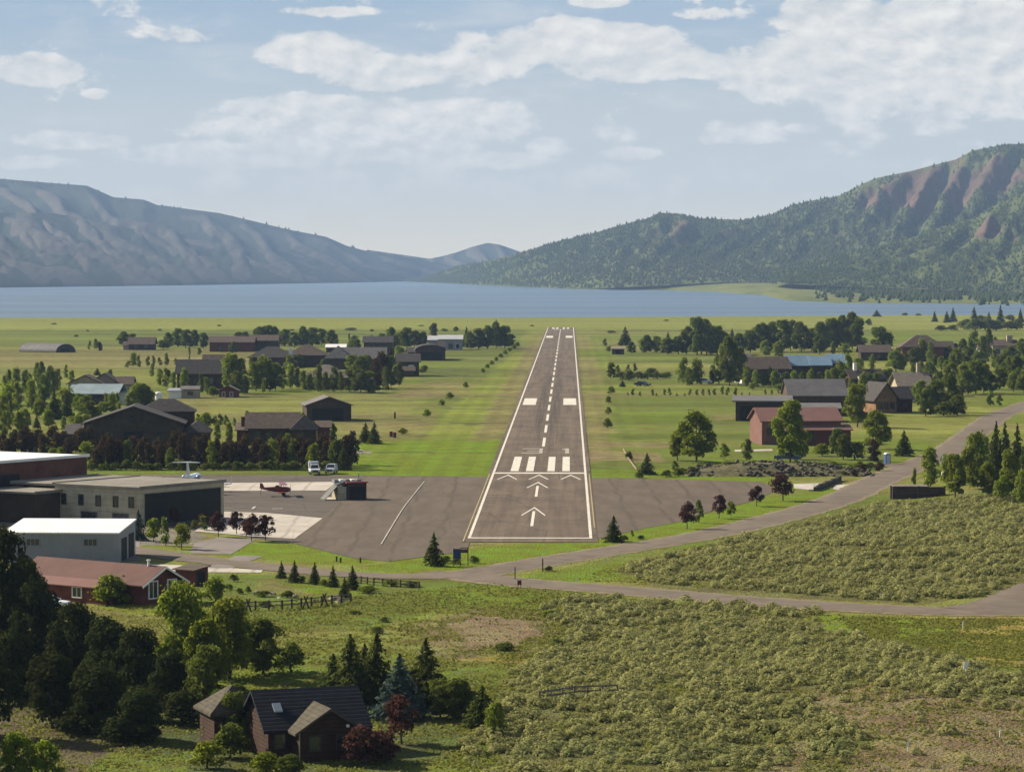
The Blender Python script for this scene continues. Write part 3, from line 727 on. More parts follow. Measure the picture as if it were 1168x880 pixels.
rsheet('arrow', [chevron(0, ry(587.8), ry(578.6), 1.95), R(-.24, .24, ry(600.5), ry(583.5))], MZ, PAINT, rwy)
a0, a1 = ry(517.4), ry(511.6); h = a1 - a0
rsheet('number_three', [R(-.75, 0, a0, a1), R(-4.6, -.75, a0, a0 + h*.13), R(-3.4, -.75, a0 + h*.45, a0 + h*.55), R(-4.6, -.75, a1 - h*.13, a1)], MZ, PAINT_NUM, rwy)
rsheet('number_one', [R(4.95, 5.8, a0, a1), R(4.3, 4.95, a1 - h*.28, a1 - h*.10)], MZ, PAINT_NUM, rwy)
for k in range(25):
    y = 713 + 62 * k - F * CH / (614.5 - HOR)
    if y + 38 < LEN - 30: rsheet('centreline_dash', [R(-.33, .33, y, y + 38)], MZ, PAINT, rwy)
for s in (-1, 1):
    rsheet('aiming_block', [R(*sorted((s*4.1, s*8.0)), ry(461.9), ry(454.4))], MZ, PAINT, rwy)
    rsheet('aiming_block', [R(*sorted((s*3.9, s*8.0)), ry(385.2), ry(383.0))], MZ, PAINT, rwy)
    for x in (1.5, 4.4): rsheet('threshold_stripe', [R(*sorted((s*x, s*(x+1.6))), LEN - 62, LEN - 14)], MZ, PAINT, rwy)
rsheet('number_one', [R(1.8, 2.7, LEN - 96, LEN - 76)], MZ, PAINT, rwy)
rsheet('number_three', [R(-4.4, -3.5, LEN - 96, LEN - 76), R(-3.5, -.9, LEN - 96, LEN - 92), R(-3.5, -.9, LEN - 80, LEN - 76), R(-3.5, -1.4, LEN - 88, LEN - 84)], MZ, PAINT, rwy)
def stripe(pts, w, z=.09, name='painted_line', m=None):
    o = road(name, pts, w, m or PAINT_OLD, z); return o
stripe([(484,549.5),(470,567),(458,583),(435,621)], .24)
stripe([(247,580),(270,579.3),(291,578)], .35, .06)
stripe([(291,578),(288,581)], .5, .075)
stripe([(310,580.5),(322,580)], .8, .06)
stripe([(244,556),(262,555.5)], .3, .09)

# ------------------------------------------------------------------ buildings
WOOD_DK = mat('dark_boards', (.058,.041,.028), .85, .2, .6, .4, ribs='x4', rib_amt=.4, stain=.3)
WOOD_BR = mat('brown_boards', (.080,.050,.034), .85, .2, .6, .4, ribs='z3', rib_amt=.4, stain=.3)
WOOD_RED = mat('red_boards', (.125,.040,.030), .8, .18, .6, .4, ribs='x3', rib_amt=.35, stain=.25)
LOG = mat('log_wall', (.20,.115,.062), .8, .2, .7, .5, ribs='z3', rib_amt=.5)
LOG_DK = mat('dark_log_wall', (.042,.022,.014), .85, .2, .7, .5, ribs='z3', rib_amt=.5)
RUST = mat('rust_sheet', (.125,.052,.036), .75, .25, .35, .3, ribs='x2', rib_amt=.3, stain=.5)
BLOCK = mat('pale_block', (.36,.33,.235), .85, .14, .5, .3, ribs='z1', rib_amt=.2, stain=.3)
STEEL_G = mat('grey_sheet', (.20,.21,.225), .5, .08, .4, .3, ribs='x3', rib_amt=.12, spec=.5)
STEEL_W = mat('white_sheet', (.74,.73,.70), .45, .07, .3, .3, ribs='x2', rib_amt=.22, spec=.5)
STEEL_P = mat('pale_sheet', (.34,.345,.35), .5, .08, .3, .2)
WHITEW = mat('white_render', (.68,.66,.62), .8, .08, .5)
TANW = mat('tan_render', (.33,.27,.20), .85, .12, .5)
PINKW = mat('pink_brown_wall', (.165,.085,.070), .8, .12, .5, .2, ribs='x3', rib_amt=.2)
SH_DK = mat('dark_shingles', (.052,.047,.045), .9, .22, 1.2, .4, ribs='z4', rib_amt=.3)
SH_BK = mat('navy_shingles', (.014,.016,.022), .85, .2, 1.2, .4, ribs='z4', rib_amt=.3)
SH_BR = mat('brown_shingles', (.090,.068,.055), .9, .22, 1.0, .4, ribs='z4', rib_amt=.3)
SH_TAN = mat('tan_shingles', (.175,.150,.120), .9, .2, 1.0, .4, ribs='z4', rib_amt=.25)
SH_DIM = mat('dimmed_tan_shingles', (.068,.059,.042), .9, .25, 1.0, .4, ribs='z4', rib_amt=.25)  # tan shingles darkened: window reflection over the nearest house put into colour
SH_GR = mat('grey_shingles', (.135,.125,.118), .9, .2, 1.0, .4, ribs='z4', rib_amt=.25)
M_RED = mat('red_metal_roof', (.110,.055,.044), .75, .1, .4, .4, ribs='x2', rib_amt=.5, spec=.12)
M_PINK = mat('pink_metal_roof', (.165,.085,.070), .7, .08, .3, .3, ribs='x2', rib_amt=.3, spec=.15)
M_BLUE = mat('blue_metal_roof', (.13,.21,.29), .45, .1, .3, .3, ribs='x2', rib_amt=.25, spec=.5)
M_TEAL = mat('teal_metal_roof', (.21,.27,.29), .5, .12, .3, .3, ribs='x2', rib_amt=.2, spec=.4)
M_GREY = mat('flat_roof', (.19,.175,.145), .9, .16, .25, .2)
M_GREY2 = mat('grey_metal_roof', (.115,.110,.108), .7, .12, .3, .3, ribs='x2', rib_amt=.25)
TRIM_W = mat('white_trim', (.72,.70,.66), .6, .06, .8)
TRIM_D = mat('dark_trim', (.045,.038,.032), .7, .12, .8)
TRIM_T = mat('tan_trim', (.33,.25,.17), .7, .12, .8)
DOOR_DK = mat('dark_door', (.014,.016,.014), .7, .2, .5, .2, ribs='x1', rib_amt=.4, spec=.15)
def glass(name, rgb, rough=.12):
    m = bpy.data.materials.new(name); m.use_nodes = True; T = NT(m.node_tree); b = T.n['Principled BSDF']
    co = T.new('ShaderNodeTexCoord').outputs['Object']
    T.l.new(T.mix(T.ramp(T.noise(co, 1.4, 3.0), .35, .65), tuple(q*.5 for q in rgb), rgb), b.inputs['Base Color'])
    b.inputs['Roughness'].default_value = rough; b.inputs['Specular IOR Level'].default_value = .8
    return m
GLASS = glass('window_glass', (.03,.034,.04))

def gable_roof(b, L, half, h, rise, ov, th, axis, off):
    """sheet roof with eaves; local span along 'half' each side of off"""
def add_section(root, x0, x1, y0, d, h, rh, typ, wm, rm, ov=.5, th=.22, sk=0.0):
    """one block of a building: walls and roof as parts of root (local metres)"""
    y1 = y0 + d; w = x1 - x0; e = .012
    W = MB(); Rf = MB()
    if typ == 'gx':                      # ridge along x
        ym = (y0 + y1) / 2
        W.prism([(y0, 0), (y1, 0), (y1, h), (ym, h + rh), (y0, h)], x0, x1, 'x')
        k = rh / (d / 2); z = lambda y: h + rh - abs(y - ym) * k + e
        Rf.prism([(y0 - ov, z(y0 - ov)), (ym, z(ym)), (y1 + ov, z(y1 + ov)), (y1 + ov, z(y1 + ov) + th), (ym, z(ym) + th), (y0 - ov, z(y0 - ov) + th)], x0 - ov, x1 + ov, 'x')
    elif typ == 'gy':                    # gable to the front
        xm = (x0 + x1) / 2 + sk
        W.prism([(x0, 0), (x1, 0), (x1, h), (xm, h + rh), (x0, h)], y0, y1, 'y')
        kl = rh / (xm - x0); kr = rh / (x1 - xm)
        zl = h - ov * kl + e; zr = h - ov * kr + e; zt = h + rh + e
        Rf.prism([(x0 - ov, zl), (xm, zt), (x1 + ov, zr), (x1 + ov, zr + th), (xm, zt + th), (x0 - ov, zl + th)], y0 - ov, y1 + ov, 'y')
    elif typ == 'shed':                  # rises to the back
        W.prism([(y0, 0), (y1, 0), (y1, h + rh), (y0, h)], x0, x1, 'x')
        k = rh / d; za = h - ov * k + e; zb = h + rh + ov * k + e
        Rf.prism([(y0 - ov, za), (y1 + ov, zb), (y1 + ov, zb + th), (y0 - ov, za + th)], x0 - ov, x1 + ov, 'x')
    elif typ == 'flat':
        W.box(x0, x1, y0, y1, 0, h)
        Rf.box(x0 - ov, x1 + ov, y0 - ov, y1 + ov, h + e, h + th + e)
        for q in ((x0 - ov, x1 + ov, y0 - ov, y0 - ov + .2), (x0 - ov, x1 + ov, y1 + ov - .2, y1 + ov)): Rf.box(*q, h + th + e, h + th + .16)
    elif typ == 'hip':
        W.box(x0, x1, y0, y1, 0, h)
        i = min(w, d) * .5; X0, X1, Y0, Y1 = x0 - ov, x1 + ov, y0 - ov, y1 + ov; zz = h + e; ym = (Y0 + Y1) / 2; xm = (X0 + X1) / 2
        if w >= d: A, B_ = (X0 + i + ov, ym, zz + th + rh), (max(X1 - i - ov, X0 + i + ov + .1), ym, zz + th + rh)
        else: A, B_ = (xm, Y0 + i + ov, zz + th + rh), (xm, max(Y1 - i - ov, Y0 + i + ov + .1), zz + th + rh)
        c = [(X0, Y0), (X1, Y0), (X1, Y1), (X0, Y1)]
        vs = [(*p, zz) for p in c] + [(*p, zz + th) for p in c] + [A, B_]
        if w >= d: top = [(4, 5, 9, 8), (5, 6, 9), (6, 7, 8, 9), (7, 4, 8)]
        else: top = [(4, 5, 8), (5, 6, 9, 8), (6, 7, 9), (7, 4, 8, 9)]
        Rf.add(vs, [(3, 2, 1, 0), (0, 1, 5, 4), (1, 2, 6, 5), (2, 3, 7, 6), (3, 0, 4, 7)] + top)
    elif typ in ('archy', 'archx'):      # vaulted roof, end wall to the front or to the side
        n = 14
        if typ == 'archy':
            xm = (x0 + x1) / 2; a = w / 2
            arc = lambda g: [(xm + (a + g) * math.cos(math.pi * i / n), h + (rh + g) * math.sin(math.pi * i / n)) for i in range(n + 1)]
            W.prism([(x0, 0), (x1, 0)] + arc(0) if h > 0 else arc(0), y0, y1, 'y')
            o, q = arc(th + ov * .4), arc(e)
            Rf.prism(o + q[::-1], y0 - ov, y1 + ov, 'y')
        else:
            ym = (y0 + y1) / 2; a = d / 2
            arc = lambda g: [(ym + (a + g) * math.cos(math.pi * i / n), h + (rh + g) * math.sin(math.pi * i / n)) for i in range(n + 1)]
            W.prism([(y0, 0), (y1, 0)] + arc(0) if h > 0 else arc(0), x0, x1, 'x')
            o, q = arc(th), arc(e)
            Rf.prism(o + q[::-1], x0 - .15, x1 + .15, 'x')
    W.build('wall', wm, root); return Rf.build('roof', rm, root)
def opening(root, side, u, z, w, h, face, kind='window', trim=None, bars=1, m=None):
    """a framed window or door on a wall: side f/r/l, u along it, face = the wall plane"""
    def put(b, u0, u1, z0, z1, p0, p1):
        if side == 'f': b.box(u0, u1, face - p1, face - p0, z0, z1)
        elif side == 'r': b.box(face + p0, face + p1, u0, u1, z0, z1)
        else: b.box(face - p1, face - p0, u0, u1, z0, z1)
    t = min(.14, w * .14); b = MB()
    put(b, u - w/2 - t, u - w/2, z - t, z + h + t, -.02, .09); put(b, u + w/2, u + w/2 + t, z - t, z + h + t, -.02, .09)
    put(b, u - w/2, u + w/2, z + h, z + h + t, -.02, .088); put(b, u - w/2, u + w/2, z - t, z, -.02, .088)
    if kind == 'window':
        for k in range(1, bars): put(b, u - w/2 + w*k/bars - t*.3, u - w/2 + w*k/bars + t*.3, z, z + h, -.02, .07)
    fr = b.build(kind, trim or TRIM_D, root)
    p = MB(); put(p, u - w/2 + .002, u + w/2 - .002, z + .002, z + h - .002, -.02, .035)
    p.build('pane' if kind == 'window' else 'door_leaf', m or (GLASS if kind == 'window' else DOOR_DK), fr)
    return fr
def chimney(root, x, y, z0, z1, s=.8, m=None):
    b = MB().box(x - s/2, x + s/2, y - s/2, y + s/2, z0, z1).box(x - s/2 - .1, x + s/2 + .1, y - s/2 - .1, y + s/2 + .1, z1 + .002, z1 + .18)
    return b.build('chimney', m or TANW, root)

def house(name, label, cat, px, py, yaw, secs, wins=(), chims=(), unit=None, group=None):
    """px,py: photo pixel of the local origin (front, ground); unit='px' gives widths and heights in photo pixels"""
    g = gp(px, py); s = (F / g.y) if unit == 'px' else 1.0
    root = thing(name, label, cat, g, math.radians(yaw), group)
    for (x0, x1, y0, d, h, rh, typ, wm, rm, *o) in secs:
        add_section(root, x0/s, x1/s, y0, d, h/s, rh/s, typ, wm, rm, **(o[0] if o else {}))
    for (side, u, z, w, h, face, *o) in wins:
        k = dict(o[0]) if o else {}
        if side == 'f': opening(root, side, u/s, z/s, w/s, h/s, face, **k)
        else: opening(root, side, u, z/s, w, h/s, face/s, **k)
    for (x, y, z0, z1, *o) in chims: chimney(root, x/s, y, z0/s, z1/s, *(o or ()))
    return root
D_ = lambda **k: dict(kind='door', **k)
W_ = lambda **k: dict(trim=TRIM_W, **k)

# --- airfield and foreground buildings
# big rust-walled hangar at the left edge
g = Vector((-71.1 - 46*.537, 527 - 46*.844, 0))
r = thing('hangar', 'large rust red hangar with a bright white roof at the left edge', 'hangar', g, math.radians(57.5))
add_section(r, 0, 46, 0, 26, 8.6, .5, 'flat', RUST, STEEL_W, ov=.35, th=.3)
opening(r, 'f', 22, .1, 14, 6.5, 0, 'door', TRIM_D)
opening(r, 'f', 38, 4.5, 1.6, 1.2, 0); opening(r, 'f', 8, 4.5, 1.6, 1.2, 0)
# low annex between the two hangars
r = thing('annex', 'low building with a grey flat roof between the rust red and the pale block hangars', 'building', Vector((-69, 500.5, 0)), math.radians(57.5))
add_section(r, 0, 20, 0, 12.5, 5.4, .4, 'flat', TRIM_D, M_GREY, ov=.9, th=.35)
for u in (3.5, 8, 12.5, 17): opening(r, 'f', u, 2.0, 1.6, 1.3, 0)
add_section(r, -9, -.03, 1, 10, 4.7, .4, 'flat', WOOD_DK, M_GREY, ov=.5, th=.3)
# pale block hangar with the dark sliding door
g = gp(160, 600)
r = thing('hangar', 'pale block hangar with a flat roof, small dark windows and one wide dark door', 'hangar', g, math.radians(56))
add_section(r, 0, 20.5, 0, 17.7, 5.7, .5, 'flat', BLOCK, M_GREY, ov=.3, th=.35)
opening(r, 'f', 10.3, .06, 18.6, 4.9, 0, 'door', mat('hangar_frame', (.24,.215,.17), .8, .15, .6))
for u in (1.8, 5.0, 8.6, 12.2, 15.8): opening(r, 'l', u, 2.9, .85, 1.5, 0)
for u in (4.0, 10.5): opening(r, 'l', u, .3, 3.2, 1.5, 0, trim=mat('grey_panel', (.13,.135,.12), .8, .2, .8))
MB().box(.6, 20, 17.75, 18.3, 0, 2.2).build('lean_to', WOOD_DK, r)
# white-roofed metal hangar
house('metal_hangar', 'grey sheet metal hangar with a bright white roof above the red roofed house', 'hangar', 4.5, 641, -3.5,
      [(0, 15.7, 0, 13, 3.95, .85, 'shed', STEEL_G, STEEL_W, dict(ov=.15, th=.18))],
      [('f', 4.0, 2.35, 1.7, .85, 0, dict(trim=mat('grey_trim', (.2,.22,.25), .5, .05), bars=3)), ('f', 11.9, 2.35, 1.7, .85, 0, dict(trim=MATS['grey_trim'], bars=3)),
       ('r', 4.2, .06, 3.2, 2.9, 15.7, D_()), ('r', 9.6, .06, 3.2, 3.1, 15.7, D_())])
# red-roofed house
C = gp(163, 690); ya = math.radians(-38)
g = C - Vector((math.cos(ya), math.sin(ya), 0)) * 21
r = thing('red_roof_house', 'brown house with a long ribbed red metal roof and white framed gable windows', 'house', g, ya)
add_section(r, 0, 21, 0, 6.8, 2.5, 1.75, 'gx', WOOD_RED, M_RED, ov=.55, th=.16)
add_section(r, 3.5, 17.5, -2.6, 2.55, 1.95, .55, 'shed', WOOD_RED, M_PINK, ov=.3, th=.12)
for u in (1.7, 4.9): opening(r, 'r', u, .75, 1.35, 1.9, 21, trim=TRIM_W, bars=2)
opening(r, 'f', 6.6, .75, 1.5, 1.1, -2.6, trim=TRIM_W, bars=2); opening(r, 'f', 12.6, .7, 1.4, 1.1, -2.6, trim=TRIM_W, bars=2)
for s in (-1, 1):      # white barge boards on the gable end
    k = 1.75 / 3.4
    MB().prism([(3.4 + s*4.0, 4.25 - 4.0*k - .12), (3.4, 4.13), (3.4, 4.38), (3.4 + s*4.0, 4.25 - 4.0*k + .13)], 21.56, 21.64, 'x').build('barge_board', TRIM_W, r)
MB().tube([(18.8, 3.2, 4.1), (18.8, 3.2, 4.95)], .14, 8).box(18.6, 19.0, 3.0, 3.4, 4.952, 5.08).build('vent_pipe', STEEL_W, r)
house('porch_shed', 'small brown open shed behind the red roofed house gable', 'shed', 200, 667, -38,
      [(0, 3.2, 0, 2.6, 2.0, .35, 'shed', WOOD_RED, SH_BR, dict(ov=.3, th=.12))], [('r', 1.3, .1, 1.2, 1.6, 3.2, D_())])
# house at the bottom with the navy roof
r = house('navy_roof_house', 'red brown house with a navy shingle roof and tan front gable at the bottom edge', 'house', 306, 866, 20,
      [(0, 8.2, 0, 7.2, 2.5, 2.5, 'gx', LOG_DK, SH_BK, dict(ov=.5)),
       (2.0, 7.0, -2.2, 5.4, 2.5, 1.6, 'gy', LOG_DK, SH_DIM, dict(ov=.5, th=.2))],
      [('f', 1.0, .9, .8, 1.1, 0), ('f', 3.3, .9, .9, 1.1, -2.2), ('f', 5.6, .9, .9, 1.1, -2.2), ('r', 3.5, 1.0, 1.1, 1.0, 8.2)])
add_section(r, -2.6, 1.6, 7.25, 4.8, 2.7, 2.0, 'hip', LOG_DK, SH_DIM, ov=.45)
k = 2.5 / 3.6
MB().prism([(1.3, 2.5 + 1.3*k + .24), (2.1, 2.5 + 2.1*k + .24), (2.1, 2.5 + 2.1*k + .34), (1.3, 2.5 + 1.3*k + .34)], .9, 1.6, 'x').build('skylight', mat('skylight_glass', (.30,.32,.35), .2, .05), r)
MB().tube([(1.96, -2.32, .05), (1.96, -2.32, 2.4)], .05).build('drain_pipe', TRIM_T, r)
MB().tube([(6.0, -2.3, 2.8), (6.0, -2.45, 2.8)], .14, 8).build('wall_lamp', TRIM_W, r)

# small fuel shed on the apron
g = gp(396, 570)
r = thing('fuel_shed', 'small dark shed with a red roof edge and sloping side on the apron', 'shed', g, math.radians(24))
b = MB().box(0, 3.6, 0, 3.4, 0, 2.9); b.build('wall', TRIM_D, r)
opening(r, 'f', 1.8, .05, 3.0, 2.3, 0, 'door', WOOD_RED)
MB().box(-.2, 3.8, -.3, 3.6, 2.91, 3.12).build('roof', mat('shed_red', (.20,.045,.04), .6, .15), r)
MB().box(-1.6, -.05, .2, 3.2, 0, 2.3).build('side_room', BLOCK, r)
MB().prism([(-3.9, .05), (-1.62, 2.35), (-.2, 2.75), (-.2, 2.85), (-1.62, 2.5), (-3.9, .2)], .5, 2.9, 'y').build('sloping_cover', mat('grey_tarp', (.115,.12,.108), .8, .2, .8), r)
for i in range(5):
    MB().box(-1.9 + i*1.05, -1.1 + i*1.05, 1.2, 2.4, 3.13 if i > 1 else 2.9, 3.5).build('roof_unit', TRIM_W if i % 2 else STEEL_G, r)
MB().tube([(3.3, 3.0, 3.12), (3.3, 3.0, 4.3)], .05).build('mast', TRIM_D, r)
sheet('concrete_pad', [(369,567.5),(394,566.2),(396,569.5),(372,570.5)], .075, CONC)

# --- houses to the left of the runway (widths and heights in photo pixels)
P = 'px'
house('hangar_house', 'broad dark brown gabled hangar house behind the red brown hedge', 'house', 96, 512, 4,
      [(0, 112, 0, 16, 29, 19, 'gy', WOOD_DK, SH_DK, dict(ov=.7)), (58, 122, 16.2, 9, 38, 14, 'hip', WOOD_DK, SH_DK), (112.5, 142, 3, 12, 17, 12, 'hip', WOOD_DK, SH_DK),
       (-22, -.3, 2, 12, 16, 8, 'shed', WOOD_DK, SH_DK)],
      [('f', 28, 10, 9, 10, 0), ('f', 56, 3, 22, 17, 0, D_()), ('f', 84, 10, 9, 10, 0), ('f', 56, 30, 10, 7, 0)], unit=P)
house('lodge_house', 'dark brown house with a long ridge and side turret roof beside the broad hangar house', 'house', 283, 507, 3,
      [(0, 56, 0, 11, 20, 15, 'gx', WOOD_DK, SH_BR, dict(ov=.8)), (50, 78, -3, 9, 17, 16, 'hip', WOOD_DK, SH_DK), (78.5, 93, 2, 8, 19, 6, 'gx', WOOD_RED, SH_BR), (-13, -.3, 1, 8, 16, 6, 'shed', WOOD_RED, SH_BR)],
      [('f', 10, 7, 7, 8, 0), ('f', 24, 7, 7, 8, 0), ('f', 38, 7, 7, 8, 0), ('f', 60, 6, 7, 8, -3)], [(-6, 5, 18, 30, 1.0, WOOD_RED)], unit=P)
house('detached_garage', 'dark gabled garage with a wide door standing alone in the pale field', 'garage', 350, 480, 9,
      [(0, 51, 0, 13, 18, 9, 'gy', WOOD_DK, SH_GR, dict(ov=.6))], [('f', 24, .4, 36, 14, 0, D_()), ('r', 6, 5, 1.6, 7, 51)], unit=P)
house('teal_roof_house', 'brown house with a pale teal metal roof among young trees on the left', 'house', 88, 461, -6,
      [(0, 45, 0, 12, 13, 9, 'gx', WOOD_DK, M_TEAL, dict(ov=1.0)), (-11, -.3, 2, 10, 13, 8, 'gx', WOOD_DK, M_TEAL), (45.5, 54, 3, 6, 13, 3, 'flat', WHITEW, M_TEAL)],
      [('f', 10, 4, 6, 6, 0), ('f', 24, 4, 6, 6, 0), ('f', 36, 4, 6, 6, 0)], unit=P)
house('tan_roof_house', 'low house with tan brown gables behind the teal roofed house', 'house', 78, 445, 0,
      [(0, 38, 0, 10, 8, 9, 'gy', TANW, SH_BR, dict(ov=.8)), (22, 52, 8, 10, 9, 9, 'gy', TANW, SH_BR, dict(ov=.8)), (52.5, 70, 6, 10, 6, 8, 'gx', TANW, SH_BR)],
      [('f', 12, 2, 5, 4, 0), ('f', 26, 2, 5, 4, 0)], unit=P)
house('dormer_house', 'long dark house with two small dormers behind the cottonwoods', 'house', 202, 443, 0,
      [(0, 61, 0, 12, 18, 14, 'gx', WOOD_DK, SH_DK, dict(ov=.8)), (26, 62, 10, 10, 26, 11, 'gx', WOOD_DK, SH_BR)],
      [('f', 8, 5, 6, 7, 0), ('f', 22, 5, 6, 7, 0), ('f', 38, 5, 6, 7, 0), ('f', 52, 5, 6, 7, 0)], unit=P)
house('trailer_shed', 'white and grey low storage shed beside a round white tank', 'shed', 192, 454, 0,
      [(0, 15, 0, 6, 8, 2, 'shed', WHITEW, STEEL_G), (15.4, 34, .5, 6, 10, 3, 'gx', TANW, SH_GR)], [('f', 7, .5, 8, 6, 0, D_(trim=TRIM_W, m=WHITEW)), ('f', 25, 4, 5, 3, 0)], unit=P)
house('garden_cabin', 'small brown cabin with a tan roof under the cottonwoods', 'cabin', 250, 453, 0,
      [(0, 21, 0, 6, 8, 5, 'gy', WOOD_RED, SH_TAN, dict(ov=.6))], [('f', 5, 1, 3, 5, 0, W_()), ('f', 14, 1, 3, 5, 0, W_())], unit=P)
house('quonset_shed', 'long grey quonset shed with a dark arched end in the far field', 'shed', 22, 401, -38,
      [(0, 60, 0, 13, 0.5, 8.6, 'archx', TRIM_D, M_GREY2)], [('r', 6.5, .3, 6, 4, 60, D_())], unit=P)
house('farm_house', 'small brown farmhouse beside a dark round tree in the far left field', 'house', 147, 399, 0,
      [(0, 28, 0, 12, 7, 7, 'gx', WOOD_DK, SH_BR, dict(ov=.8)), (-7, -.3, 2, 8, 5, 4, 'gx', TANW, SH_BR)], [('f', 8, 2, 4, 4, 0), ('f', 20, 2, 4, 4, 0)], unit=P)
house('barn', 'long reddish brown low barn in front of the far dark trees', 'barn', 239, 401, 0,
      [(0, 50, 0, 14, 11, 6, 'gx', WOOD_RED, SH_BR, dict(ov=.8)), (44, 76, 12, 12, 12, 6, 'gx', WOOD_DK, SH_BR)], [('f', 12, 2, 5, 5, 0), ('f', 30, 2, 5, 5, 0)], unit=P)
house('manor_house', 'rambling dark house with several low hip roofs and one pale chimney', 'house', 284, 419, 0,
      [(0, 50, 0, 14, 11, 12, 'hip', WOOD_DK, SH_DK, dict(ov=1)), (42, 86, 6, 14, 13, 12, 'hip', WOOD_DK, SH_BR, dict(ov=1)), (32, 56, -8, 8, 6, 7, 'gy', WOOD_BR, SH_BR)],
      [('f', 10, 3, 5, 5, 0), ('f', 24, 3, 5, 5, 0), ('f', 44, 1, 5, 4, -8, W_())], [(47, 3, 8, 22, 1.4, WHITEW)], unit=P)
house('tan_roof_lodge', 'house with a broad tan shingle roof behind a row of slim trees', 'house', 347, 444, 0,
      [(0, 48, 0, 12, 13, 14, 'hip', WOOD_RED, SH_TAN, dict(ov=1)), (44, 80, 3, 12, 10, 9, 'gx', WOOD_RED, SH_BR)], [('f', 10, 3, 5, 5, 0), ('f', 26, 3, 5, 5, 0), ('f', 60, 2, 5, 4, 3)], unit=P)
house('red_cabin', 'small red cabin with one white wall beside the tan roofed house', 'cabin', 330, 438, 0,
      [(0, 10, 0, 5, 8, 3, 'gx', WOOD_RED, SH_BR), (3, 8, -1.5, 1.45, 7, 2, 'gx', WHITEW, SH_BR)], [('f', 5.5, 1, 2, 4, -1.5)], unit=P)
house('grey_roof_house', 'dark house under a wide grey hip roof in the middle of the village', 'house', 372, 421, 0,
      [(0, 26, 0, 12, 12, 14, 'hip', WOOD_DK, SH_GR, dict(ov=1)), (20, 66, 3, 12, 13, 11, 'gx', WOOD_DK, SH_GR, dict(ov=1))], [('f', 8, 3, 5, 5, 0), ('f', 44, 3, 5, 5, 3)], unit=P)
house('white_roof_cabin', 'low building with a white roof patch behind the grey hip roof', 'building', 372, 402, 0,
      [(0, 22, 0, 10, 6, 3, 'gx', WOOD_DK, STEEL_W)], [('f', 8, 1, 4, 3, 0)], unit=P)
house('long_porch_house', 'two storey dark house with a row of porch openings near the far trees', 'house', 415, 402, 0,
      [(0, 32, 0, 12, 12, 6, 'gx', WOOD_DK, SH_DK, dict(ov=.8))], [('f', 5 + 7.3*i, 3, 3.5, 6, 0) for i in range(4)], unit=P)
house('village_hangar', 'dark hangar with a wide bowed front beside the grass at the village end', 'hangar', 474, 411, 5,
      [(0, 34, 0, 18, 11, 6, 'archy', WOOD_DK, SH_DK, dict(ov=.5)), (-8, -.3, 4, 12, 9, 5, 'gx', WOOD_DK, SH_DK), (30, 37, 19, 12, 14, 6, 'gx', WOOD_DK, SH_DK)], [('f', 17, .3, 26, 9, 0, D_()), ('r', 7, 4, 3, 4, 34)], unit=P)
house('dark_two_storey_house', 'dark two storey house with one white sign patch beside the brown trees', 'house', 454, 429, 4,
      [(0, 24, 0, 12, 17, 8, 'gx', WOOD_DK, SH_DK, dict(ov=.8)), (2, 18, -6, 5.9, 7, 4, 'gx', WOOD_BR, SH_BR)], [('f', 15, 10, 5, 2.5, 0, W_(m=WHITEW)), ('f', 7, 9, 4, 4, 0), ('r', 5, 6, 2, 5, 24)], unit=P)
house('white_lake_house', 'white and grey building with long pale roofs at the far end of the village', 'house', 500, 399, 0,
      [(0, 27, 0, 12, 12, 4, 'shed', STEEL_G, STEEL_P), (-12, -.3, 4, 10, 11, 4, 'shed', STEEL_G, STEEL_P)], [('f', 6, 2, 4, 5, 0), ('f', 14, 2, 4, 5, 0), ('f', 22, 2, 4, 5, 0, D_(trim=TRIM_W))], unit=P)

# --- houses to the right of the runway
house('roadside_shed', 'tiny flat brown shed at the left end of the far tree belt', 'shed', 698, 404, 0,
      [(0, 14, 0, 7, 6, 1.5, 'shed', WOOD_BR, SH_TAN)], [('f', 7, .6, 5, 4, 0, D_())], unit=P)
house('white_end_house', 'brown house with a dark roof and a white end wall', 'house', 850, 437, 8,
      [(0, 52, 0, 14, 17, 12, 'gx', WOOD_BR, SH_BR, dict(ov=.8)), (-3.4, -.15, 1, 12, 15, 4, 'gx', WHITEW, SH_BR), (-6, 18, 15, 10, 24, 8, 'gx', WOOD_DK, SH_GR)],
      [('f', 10, 5, 6, 6, 0), ('f', 24, 5, 6, 6, 0), ('f', 38, 5, 6, 6, 0, W_())], unit=P)
house('blue_roof_house', 'long house with stepped bright blue metal roofs', 'house', 900, 436, 2,
      [(0, 24, 0, 12, 20, 10, 'gx', WOOD_DK, M_BLUE, dict(ov=.8)), (24.3, 47, -2, 12, 20, 9, 'gx', WOOD_DK, M_BLUE, dict(ov=.6)), (47.3, 66, 3, 12, 22, 9, 'gx', WOOD_DK, M_BLUE, dict(ov=.6))],
      [('f', 8, 5, 5, 8, 0), ('f', 18, 5, 5, 8, 0), ('f', 34, 5, 5, 8, -2), ('f', 56, 5, 5, 8, 3)], unit=P)
house('grey_roof_barn', 'long brown barn with a wide plain grey roof behind the red brown building', 'barn', 900, 474, 2,
      [(0, 66, 0, 16, 23, 17, 'gx', WOOD_BR, M_GREY2, dict(ov=.5))], [('f', 16, 3, 12, 13, 0, D_()), ('f', 44, 9, 6, 6, 0)], unit=P)
house('flat_hangar', 'long low dark hangar with a flat weathered roof', 'hangar', 839, 480, -4,
      [(0, 62, 0, 15, 22, 3, 'shed', WOOD_DK, M_GREY2, dict(ov=.9, th=.35)), (62.3, 118, -5, 10, 15, 4, 'shed', WOOD_DK, M_GREY2)], [('f', 27, .4, 44, 17, 0, D_()), ('r', 5, 6, 2, 6, 62)], unit=P)
